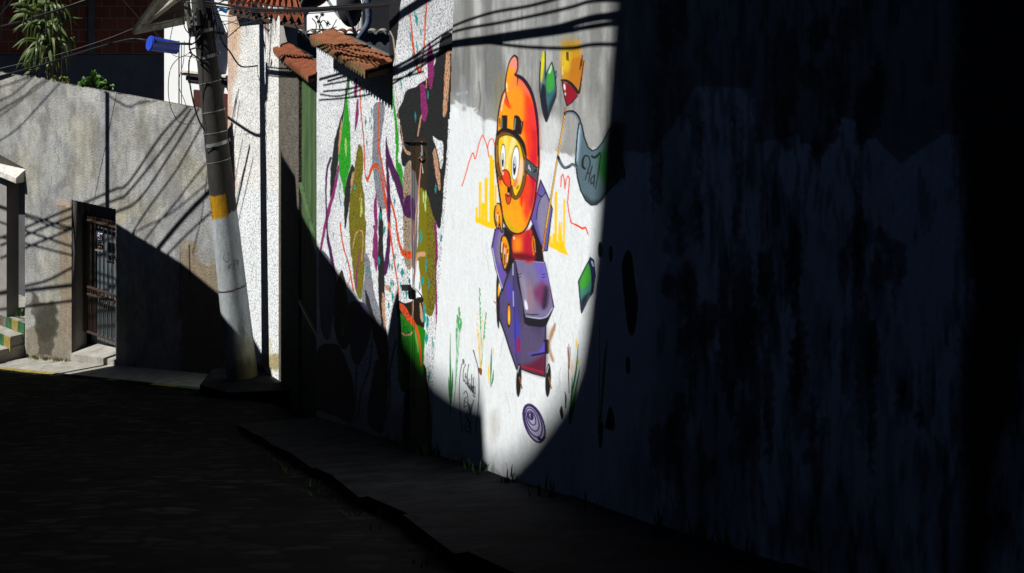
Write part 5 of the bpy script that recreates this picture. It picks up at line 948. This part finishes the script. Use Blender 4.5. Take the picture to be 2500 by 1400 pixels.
    mb.add(V, Fc, 0); mb.m = [0]*60+[1]*20+[0]; mb.build('pipe', [M['bluepl'], M['black']], root)
    mb = MB()
    mb.tube([a+d*.02+(e1*math.cos(t)+e2*math.sin(t))*.121 for t in np.linspace(0, 6.28, 21)], .01, 5); mb.build('rim', M['bluepl'], root)
    mb = MB(); mb.tube([a+d*.35+e2*.1, a+d*.35+e2*.55], .006, 5); mb.build('hanger_wire', M['cable'], root)
    # roofs and walls above the painted house
    root = empty('far_white_house', (-4, 27, ZC-6), 'sunlit plain white house wall beyond the two satellite dishes', 'house')
    mb = MB(); a, b = at(690, 0, 29), at(920, 0, 26); a.z = b.z = ZC-9; mb.hexa([a, b, b+NL*.3, a+NL*.3], [p+Vector((0, 0, 9.3)) for p in (a, b, b+NL*.3, a+NL*.3)]); mb.build('wall', M['whitewall'], root)
    root = empty('tile_capped_wall', (-2.4, 19.3, ZC-3), 'blue grey parapet wall capped with half round clay tiles above the canopies', 'wall')
    Y = 23.6; x0, x1 = pxX(716, Y), pxX(985, Y)
    mb = MB(); fbox(mb, x0, x1, Y, ZC-5, pyZ(84, Y), .2); mb.build('wall', M['bluegrey'], root)
    k = 0; x = 728
    for x in [728, 755, 782, 806, 829, 852, 878, 904, 930]:
        mt = M['greycap'] if k < 3 or k > 6 else M['tile']; mb = MB(); c_ = at(x, 83 if k < 3 else 84, Y-.06); r = .075 if k < 3 else .088; V = []; m_ = 9
        for dy in (0, .36):
            for rr in (r, r-.02): V += [c_+Vector((rr*math.cos(math.pi*i/(m_-1)), dy, rr*math.sin(math.pi*i/(m_-1))*.8)) for i in range(m_)]
        Fc = []
        for i in range(m_-1): Fc += [(i, i+1, 2*m_+i+1, 2*m_+i), (m_+i, m_+i+1, 3*m_+i+1, 3*m_+i), (i, i+1, m_+i+1, m_+i)]
        mb.add(V, Fc); mb.build('cap_tile', mt, root); k += 1
    root = empty('shade_toned_house', (-1.8, 20.5, ZC-5), 'grey house side coloured dark for shade, rising behind the right satellite dish', 'house')
    mb = MB(); fbox(mb, pxX(884, 24.5), pxX(1060, 24.5), 24.5, ZC-6, ZC+.3, .3); mb.build('wall', M['darkwall'], root)  # shade is in the wall colour, nothing overhangs it
    mb = MB(); 
    for i in range(6): fbox(mb, pxX(868+i*3.6, 24.4), pxX(869.6+i*3.6, 24.4), 24.35, pyZ(74, 24.4), pyZ(34, 24.4), .03)
    mb.build('window_grille', M['rust'], root)
make_back()
def dish(name_lab, c, rx, ry, nrm, armto, mastto, pipe=None):
    root = empty('satellite_dish', c, name_lab, 'satellite dish', 'satellite dishes on the roofs')
    n_ = Vector(nrm).normalized(); e1 = n_.cross(Vector((0, 0, 1))).normalized(); e2 = e1.cross(n_)
    V = [c-n_*.10]; m_ = 28; Fc = []
    for k, s in enumerate((.4, .75, 1.)): V += [c-n_*.10*(1-s*s)+e1*rx*s*math.cos(2*math.pi*i/m_)+e2*ry*s*math.sin(2*math.pi*i/m_) for i in range(m_)]
    Fc += [(0, 1+i, 1+(i+1) % m_) for i in range(m_)]
    for k in range(2): Fc += [(1+k*m_+i, 1+(k+1)*m_+i, 1+(k+1)*m_+(i+1) % m_, 1+k*m_+(i+1) % m_) for i in range(m_)]
    o = mesh('reflector', V, Fc, M['dish'], root, True); sm = o.modifiers.new('s', 'SOLIDIFY'); sm.thickness = .012
    mb = MB(); mb.tube([c-n_*.10, c-n_*.18, mastto], .022, 8); mb.build('mast', M['steel'], root)
    mb = MB(); mb.tube([c-e2*ry, armto], .012, 6); mb.tube([armto-n_*.05, armto+n_*.06], .035, 8); mb.build('feed_arm', M['steel'], root)
    return root
dish('wide dark satellite dish cut off by the top edge, left of the other dish', at(742, -18, 23.2), .42, .29, (-.2, 1, .35), at(700, -30, 23.4), at(708, 74, 23.4))
dish('tall grey satellite dish leaning left above the clay tile caps', at(853, 14, 23.0), .21, .36, (.25, 1, .25), at(905, -30, 23.3), at(872, 92, 23.2))
mb = MB(); mb.tube(spline([at(893, -40, 22.9), at(899, 10, 22.9), at(900, 50, 22.9), at(889, 76, 22.9), at(876, 96, 23)]), .055, 10)
tag(mb.build('bent_pipe', mat('blue grey pipe', (.10, .13, .19), rough=.5, bump=0), smooth=True), 'bent blue grey pipe passing behind the clay canopy beside the right dish', 'pipe')
mb = MB(); mb.tube([at(787, -20, 23.3), at(806, 10, 23.2), at(832, 46, 23.1)], .022, 8); mb.tube([at(752, 30, 23.3), at(715, 72, 23.3)], .026, 8)
tag(mb.build('antenna_strut', M['steel']), 'galvanised struts crossing between the two satellite dishes', 'strut')
root = empty('dried_plant', at(790, 80, 23.5), 'withered dry plant with round seed heads on the tile capped wall', 'plant')
mb = MB()
for q in [[(782,84),(782,60),(790,50),(800,62)],[(770,84),(772,60),(762,45)],[(782,84),(777,50),(772,42)],[(800,80),(812,66),(822,48)],[(760,72),(800,72),(822,66)],[(815,92),(815,66)],[(795,84),(780,50),(787,36)]]: mb.tube(spline([at(x, y, 23.5) for x, y in q], 4), .008, 4)
mb.build('stem', M['drywood'], root)
for x, y, r in [(787,36,.03),(773,42,.028),(778,53,.03),(800,58,.042)]:
    mb = MB()
    for k in range(30): d = Vector(rng.normal(size=3)).normalized(); p = at(x, y, 23.5); mb.bar(p, p+d*r*rng.uniform(.8, 1.3), .008)
    mb.build('seed_head', M['drywood'], root)

# ------------------------------------------------------------------ plants
def blade(mb, p, wd, roll, n=7):
    P = spline(p, 4); L_ = len(P); V = []; Fc = []
    for i, q in enumerate(P):
        t = i/(L_-1); w_ = wd*(math.sin(math.pi*min(1, .12+.88*t)**.8)**.7 if t < .97 else .04); d = (P[min(i+1, L_-1)]-P[max(i-1, 0)]).normalized()
        s = d.cross(Vector((math.sin(roll)*.6, -1, math.cos(roll)*.6))).normalized(); n_ = s.cross(d)
        V += [q-s*w_/2, q+n_*w_*.16, q+s*w_/2]
    for i in range(L_-1): Fc += [(3*i, 3*i+1, 3*i+4, 3*i+3), (3*i+1, 3*i+2, 3*i+5, 3*i+4)]
    mb.add(V, Fc)
def make_plants():
    Y = 27.1; root = empty('dracaena', at(128, 260, Y), 'tall dracaena with long drooping sword leaves behind the wall top', 'plant')
    mb = MB()
    tr = [[(128,300),(122,200),(124,120),(118,60),(112,0),(108,-50)],[(150,300),(148,180),(149,110)],[(124,180),(108,120),(100,70)]]
    for q, r in zip(tr, (.06, .03, .04)): mb.tube(spline([at(x, y, Y+.1) for x, y in q], 5), r, 8)
    mb.build('trunk', M['trunk'], root)
    mb = MB(); LV = [((78,24),(50,10),(20,14)),((80,33),(58,24),(32,30)),((76,37),(48,38),(24,57)),((82,55),(58,56),(31,82)),((88,60),(78,50),(58,70)),((104,84),(106,110),(109,143)),((90,98),(62,98),(41,122)),((84,108),(60,130),(38,172)),((86,106),(70,130),(56,160)),((96,116),(80,130),(64,160)),((130,52),(160,42),(199,46)),((136,50),(165,44),(188,62)),((134,78),(150,80),(161,107)),((160,92),(175,98),(181,118)),((112,62),(120,66),(112,90)),((92,0),(105,6),(124,2)),((70,-2),(50,2),(60,16)),((104,130),(106,150),(98,172)),((76,168),(70,176),(56,186)),((120,150),(118,164),(110,180))]
    for q in LV:
        for k in range(2):
            j = lambda s=4: rng.uniform(-s, s); dd = rng.uniform(-.35, .12)
            blade(mb, [at(q[0][0]+22+j(), q[0][1]-2+j(), Y), at(q[0][0]+j(1)*k, q[0][1]+j(1)*k, Y+dd*.5), at(q[1][0]+j()*k*2, q[1][1]+j()*k*2, Y+dd), at(q[2][0]+j()*k*3, q[2][1]+j()*k*3, Y+dd*1.1)], rng.uniform(.055, .085), rng.uniform(-.8, .8))
    for k in range(90):
        ox, oy = [(118,-20),(116,30),(108,70),(122,110),(108,130)][k % 5]; a = rng.uniform(0, 6.28); R_ = rng.uniform(40, 75); dx = math.cos(a)*R_; dd = math.sin(a)*.5
        blade(mb, [at(ox, oy, Y+.1), at(ox+dx*.4, oy-18, Y+.1+dd*.5), at(ox+dx*.8, oy+rng.uniform(-8, 16), Y+.1+dd*.9), at(ox+dx*.95, oy+rng.uniform(20, 60), Y+.1+dd)], rng.uniform(.04, .07), rng.uniform(-1.2, 1.2))
    mb.build('foliage', M['leaf'], root)
    Y = 25.9; root = empty('shrub', at(225, 260, Y), 'small glossy green shrub peeping over the middle of the cement wall', 'shrub'); mb = MB(); st = MB()
    st.tube([at(228, 290, Y), at(226, 190, Y)], .015, 6); st.build('stem', M['trunk'], root)
    for cx, cy, n_, R_ in [(228,198,26,36),(250,212,10,26),(205,205,12,24),(262,220,6,24)]:
        for k in range(n_):
            a = rng.uniform(-.15, 1.15)*math.pi; r = R_*rng.uniform(.5, 1); dd = rng.uniform(-.25, .2)
            blade(mb, [at(cx, cy+10, Y), at(cx+math.cos(a)*r*.6, cy-math.sin(a)*r*.6, Y+dd*.6), at(cx+math.cos(a)*r, cy-math.sin(a)*r*.85+3, Y+dd)], rng.uniform(.06, .10), rng.uniform(-1, 1))
    mb.build('foliage', M['leaf2'], root)
    root = empty('low_shrub', at(143, 230, 26.6), 'low yellowish green shrub at the foot of the dracaena trunk', 'shrub'); mb = MB(); st = MB(); st.tube([at(143, 270, 26.6), at(143, 200, 26.6)], .012, 5); st.build('stem', M['trunk'], root)
    for k in range(46): cx, cy = rng.uniform(128, 168), rng.uniform(192, 208); a = rng.uniform(0, 3.14); blade(mb, [at(cx, cy, 26.6), at(cx+math.cos(a)*5, cy-math.sin(a)*6, 26.6), at(cx+math.cos(a)*9, cy-math.sin(a)*9, 26.6+rng.uniform(-.1, .1))], .045, rng.uniform(-1, 1))
    mb.build('foliage', mat('yellow leaf', (.16, .20, .03), bump=0), root)
make_plants()

# ------------------------------------------------------------------ wires
def wire(pts, r, lab, grp=None, m='cable', n=6):
    mb = MB(); mb.tube(spline(pts, 7), r, 5); return tag(mb.build('cable', M[m]), lab, 'cable', grp)
A_ = lambda L_, Y: [at(x, y, Y) for x, y in L_]
wire([at(-300, 130, 30), at(0, 66, 27.6), at(100, 38, 26.7), at(215, -2, 26.4), at(330, -60, 27)], .022, 'thick black cable slanting up across the dracaena to the top edge')
wire([at(-300, 270, 31), at(0, 187, 27.4), at(100, 160, 26.55), at(200, 128, 25.6), at(310, 98, 24.65), at(365, 100, 24.2), at(420, 106, 21.4), at(466, 108, 21.1)], .02, 'thick black cable running left from the pole just above the cement wall')
wire(A_([(-200,220),(0,168),(120,140),(260,96),(350,60),(430,30),(478,20.8)], 24.5), .007, 'thin cable above the thick one left of the pole', m='cablegrey')
for k, (dy, r) in enumerate([(0, .018), (7, .010), (-9, .008), (12, .006)]):
    j = lambda: rng.uniform(-2, 2)
    wire([at(498, 4+dy, 21.0), at(620, 20+dy+j(), 18.8), at(740, 25+dy*.7+j(), 17), at(860, 18+dy*.6+j(), 15.4), at(950, 9+dy*.4+j(), 14.1), at(1015, -2+dy*.3, 13), at(1090, -40, 11.4)], r, ['thickest black cable in the bundle crossing below the satellite dishes', 'lower thin cable of the bundle crossing below the satellite dishes', 'upper thin cable of the bundle crossing below the satellite dishes', 'lowest hair thin cable of the bundle crossing below the dishes'][k], 'cables across the top of the picture')
for k, q in enumerate([[(505,30),(560,40),(610,30),(660,2)], [(500,48),(540,62),(600,40),(640,18)], [(480,8),(440,4),(400,-14)], [(470,30),(420,52),(372,62),(340,58)], [(515,60),(552,52),(590,60),(640,44)], [(492,70),(470,84),(452,70),(446,30),(452,-10)], [(512,84),(524,100),(530,70),(520,20),(524,-20)], [(530,40),(548,60),(556,84),(546,100),(534,92)]]):
    wire(A_(q, 20.95), [.007, .006, .008, .006, .005, .008, .007, .005][k], ['thin cable sagging right from the pole head to the clay roof', 'loose wire from the pole head to the clay tile eave', 'short cable leaving the pole head to the upper left', 'drooping wire from the pole head to the eave corner', 'fine wire passing right under the blue connector', 'cable looping down on the left side of the pole head', 'cable looping down on the right side of the pole head', 'tiny curled wire end beside the pole head'][k], 'tangle of cables at the pole head')
wire(A_([(508,20),(560,-2),(640,-20),(760,-40)], 20.9), .01, 'short cable rising right from the pole top')
wire(A_([(530,108),(548,98),(575,75),(600,52),(622,20),(640,-10)], 21.0), .008, 'thin cable rising over the white roughcast wall top')
wire([at(520, 30, 21.1), at(580, 20.8, 21.2), at(632, 45, 21.3), at(672, 76, 21.3), at(712, 108, 21.2), at(760, 135, 19)], .009, 'cable descending right from pole to the far canopy')
wire([at(612, -10, 21), at(618, 10, 21), at(630, 45, 21.1), at(640, 60, 21.4)], .010, 'pale cable dropping to the clay tiled roof edge', m='cablegrey')
wire(A_([(536,66),(539,90),(546,108),(562,128),(576,150),(590,163)], 21.35)+[at(612, 163, 21.7), at(634, 160, 21.75)], .012, 'sagging black cable hung across the white roughcast wall')
wire(A_([(706,26),(722,64),(750,100)], 18.2), .008, 'short thin cable dropping to the near clay canopy')
wire(A_([(478,142),(462,138),(440,140),(418,165),(411,205),(414,250),(430,290),(452,303),(474,302)], 20.9), .006, 'big thin loop of loose wire hanging left of the pole', m='cablegrey')
wire(A_([(450,100),(448,150),(436,205),(450,245),(454,265),(438,284),(424,284)], 20.95), .005, 'curling loose wire end hanging inside the big loop', m='cablegrey')
wire(A_([(470,132),(462,150),(462,190),(470,240),(484,290),(500,320)], 20.9), .012, 'black cable clinging down the left edge of the pole')
wire(A_([(300,0),(345,50),(400,100),(418,130),(440,140),(466,128)], 21.8), .005, 'fine wire curving under the blue pipe to the pole', m='cablegrey')
wire(A_([(660,100),(664,140),(660,172),(655,150),(648,120),(642,95)], 21.35), .012, 'short black cable loop hanging on the white roughcast wall')
mb = MB(); p = at(546, 26, 20.8); mb.tube([p-Vector((.05,0,-.03)), p+Vector((.05,0,-.02))], .028, 8); mb.tube([p-Vector((.10,0,-.05)), p-Vector((.05,0,-.03))], .014, 6); tag(mb.build('cable_connector', M['cyanpl']), 'small bright blue plastic connector clipped on wires right of pole', 'connector')
# cables strung over the street; only their shadows reach the picture
def back(p, t): return p-SUN*t
def over(L_, t, r, lab, fn, ext=1.5):
    P = [back(fn(x, y), t) for x, y in L_]; a = (P[0]-P[1]).normalized(); b = (P[-1]-P[-2]).normalized()
    out = lambda p: p.y < .5 or 1250+F*p.x/p.y < -40 or -200+F*(ZC-p.z)/p.y < -40
    e0, e1 = P[0]+a*ext, P[-1]+b*ext
    return wire(([e0] if out(e0) and out(P[0]) else [])+P+([e1] if out(e1) and out(P[-1]) else []), r, lab, 'cables strung over the street')
onW = lambda x, y: wall(x, y); onL = lambda x, y: lw(x, y)
for L_, r in [([(790,210),(860,196),(955,168),(1010,140),(1050,108),(1108,72),(1200,40),(1300,22),(1385,0),(1440,-15)],.009), ([(790,225),(870,215),(955,174),(1030,132),(1108,86),(1230,62),(1330,42),(1400,26),(1450,12),(1530,8)],.009),
             ([(800,200),(870,182),(955,178),(1050,130),(1108,110),(1200,97),(1280,85),(1360,74),(1430,56),(1530,38)],.011), ([(955,186),(1060,138),(1108,118),(1180,109),(1260,92),(1350,80),(1450,54),(1530,46)],.017),
             ([(955,184),(1060,136),(1108,120),(1200,110),(1290,98),(1380,86),(1440,75),(1530,62)],.012), ([(780,196),(850,176),(890,163)],.014), ([(780,246),(850,240),(930,222),(1108,118),(1190,112),(1240,117),(1300,123),(1395,126),(1450,118),(1530,116)],.009), ([(782,232),(830,236),(900,214),(950,200)],.008)]:
    over(L_, 1.0, r*.85, 'black cable strung over the street outside the picture', onW)
over([(930,90),(975,42),(1010,18),(1045,-4),(1090,-30),(1170,-85),(1260,-140)], 1.2, .03, 'thick bundled cable strung over the street outside the picture', onW)
for L_, r in [([(0,213),(40,200),(83,184)],.008), ([(0,246),(34,229),(83,186)],.008), ([(0,270),(57,236),(83,214),(120,189)],.009), ([(0,284),(60,240),(120,195)],.007), ([(0,344),(43,314),(100,254),(146,203)],.009), ([(246,217),(274,240),(314,261),(337,253),(371,246)],.010),
             ([(454,266),(394,331),(314,446),(280,463),(215,492),(143,522),(62,556)],.013), ([(463,271),(406,354),(314,469),(280,489),(143,542),(62,575)],.013), ([(480,274),(423,366),(343,483),(286,517),(174,560),(62,606)],.013), ([(489,314),(434,411),(371,497),(329,560),(280,640)],.011),
             ([(500,403),(457,457),(434,489),(374,560),(330,620)],.010), ([(500,454),(414,523),(343,560),(280,600)],.008), ([(540,440),(460,520),(400,590),(360,640)],.026), ([(560,480),(470,560),(420,610)],.011), ([(500,470),(490,540),(470,620)],.008),
             ([(62,523),(147,550),(174,556),(230,570)],.012), ([(62,529),(147,558),(200,560)],.010), ([(62,564),(174,602),(230,620)],.012), ([(62,595),(180,625),(240,640)],.011), ([(62,699),(116,685),(174,655),(240,620)],.014), ([(62,710),(178,697),(260,688)],.020), ([(62,749),(178,735),(260,728)],.014)]:
    over(L_, 3.0, r*1.25, 'black cable strung over the bend of the street outside the picture', onL, 1.0)
mx = back(lw(262, 400), 3.2); mb = MB(); mb.tube([Vector((mx.x, mx.y, ZC+1.6)), Vector((mx.x, mx.y, ZC-7.5))], .062, 12); 
root = empty('antenna_mast', (mx.x, mx.y, ZC-7.5), 'tall slim steel mast beside the houses across the street', 'mast'); mb.build('shaft', M['steel'], root)
mb = MB(); mb.bar((mx.x-.3, mx.y, ZC+1.5), (mx.x+.3, mx.y, ZC+1.5), .04); mb.build('cross_arm', M['steel'], root)

# ------------------------------------------------------------------ houses across the street (outside the frame), whose rooflines shade it
AZ = Vector((-SUN.x, -SUN.y, 0)).normalized()
def CP(Y, z, c0=-1.6): return Vector((c0-K*Y, Y, ZC+z))
def cast(p, c0=-1.6):                                            # where the sun ray through p crosses the house fronts
    t = (p.x-c0+K*p.y)/(SUN.x+K*SUN.y); q = p-SUN*t; return (q.y, q.z-ZC)
def street_house(prof, depth, lab, wins, door, c0=-1.6, m='stucco'):
    Y = (prof[0][0]+prof[-1][0])/2; root = empty('street_house', CP(Y, -.3*Y-1.2, c0), lab, 'house', 'houses across the street')
    mb = MB(); mb.prism([CP(*p, c0) for p in prof], AZ*depth); mb.build('wall', M[m], root)
    for Yw, z, w_, h in wins:
        a, b = Yw-w_/2, Yw+w_/2; o = NW*.03
        bx = lambda a, b, z0, z1, o: ([CP(a, z0, c0), CP(b, z0, c0), CP(b, z0, c0)+o, CP(a, z0, c0)+o], [CP(a, z1, c0), CP(b, z1, c0), CP(b, z1, c0)+o, CP(a, z1, c0)+o])
        fr = MB().hexa(*bx(a, b, z-h/2, z+h/2, o)).build('window', M['winframe'], root); MB().hexa(*bx(a+.06, b-.06, z-h/2+.06, z+h/2-.06, o*1.5)).build('pane', M['glass'], fr)
    Yd, z0 = door; o = NW*.04; mb = MB(); mb.hexa([CP(Yd-.45, z0, c0), CP(Yd+.45, z0, c0), CP(Yd+.45, z0, c0)+o, CP(Yd-.45, z0, c0)+o], [CP(Yd-.45, z0+2.1, c0), CP(Yd+.45, z0+2.1, c0), CP(Yd+.45, z0+2.1, c0)+o, CP(Yd-.45, z0+2.1, c0)+o]); mb.build('door', M['redwood'], root)
h1 = [cast(lw(283, 545), -2.2), cast(lw(440, 640), -2.2), cast(lw(546, 726), -2.2), cast(polept(625, 862, -.2), -2.2)]
street_house([(h1[0][0], -11)]+h1+[(h1[3][0]-.1, -1.53), (h1[3][0]-.5, -1.45), (h1[3][0]-1.3, -1.2), (h1[3][0]-1.3, -10)], 3.2, 'long low house with a slanting parapet at the bend', [(22.6,-4.6,1.0,.9)], (21.5, -7.4), -2.2)
h2 = [cast(wall(700, 392, .04)), cast(wall(726, 436, .10)), cast(wall(740, 520, .17)), cast(wall(752, 552, .12))]+[cast(wall(*p)) for p in [(781,606),(864,714),(891,753),(930,791),(948,812),(960,745),(972,703),(978,760),(984,830),(1035,900),(1060,938),(1110,978),(1186,1000),(1192,1150),(1216,1158),(1243,1162)]]
hf = cast(Vector(R0C))[0]-.12; h2 = [(hf, h2[0][1]+.1)]+h2; h2 = h2[:-8]+[(y-.1, z-.32) for y, z in h2[-8:]]; hz = h2[-1]
street_house([(hf, -9)]+h2+[(hz[0]-.1, hz[1]-.3), (hz[0]-.1, -5)], 3.5, 'grey house row with a small chimney and a stepped end', [(17.6,-3.4,1.1,1.0),(13.2,-2.4,1.1,1.0)], (15.2, -5.2))
h3 = [(y-.32, z-.32) for y, z in (cast(wall(*p)) for p in [(1240,1166),(1310,1090),(1370,1010),(1400,960),(1425,900),(1440,800),(1455,650),(1468,500),(1490,200),(1508,0),(1520,-200)])]
C9 = -14; hf_ = [cast(wall(*p), C9) for p in [(978,800),(1000,838),(1035,884),(1060,916),(1110,950),(1184,974),(1192,1125),(1216,1135),(1240,1142),(1308,1068),(1370,982),(1404,925),(1426,860),(1442,760),(1456,630),(1468,500),(1490,200),(1508,0),(1520,-200)]]  # distant block added for a softer shadow edge on the mural
street_house([(hf_[0][0], -6)]+hf_+[(hf_[-1][0]-.2, hf_[-1][1]+1.5), (-12, hf_[-1][1]+1.5), (-12, -4)], 4, 'unseen tall grey block added behind the street houses to soften the shadow edge, roofline stepping down', [(2,4.0,1.2,1.2),(-2,4.0,1.2,1.2),(4.5,1.0,1.2,1.2)], (0, -1.1), C9)
street_house([(h3[0][0], -5)]+h3+[(h3[-1][0]-.3, 7.5), (-9, 7.5), (-9, -4)], 5, 'tall grey house with a steep gable next to the camera', [(-1.5,1.2,1.2,1.2),(-5,1.2,1.2,1.2)], (-3.2, -1.1))
# low wall along the side street, parallel to the cement house: its top edge throws the shadow that ends at the kerb
kb = lambda Y: back(lp(Y, lbase(Y)-.23, -.82), 3.0)
a, b = kb(23.7), kb(32); dn = Vector((0, 0, -7)); n_ = -NL*.25
mb = MB(); mb.hexa([a+dn, b+dn, b+dn+n_, a+dn+n_], [a, b, b+n_, a+n_])
tag(mb.build('boundary_wall', M['stucco']), 'plain boundary wall along the side street facing the cement house', 'wall')
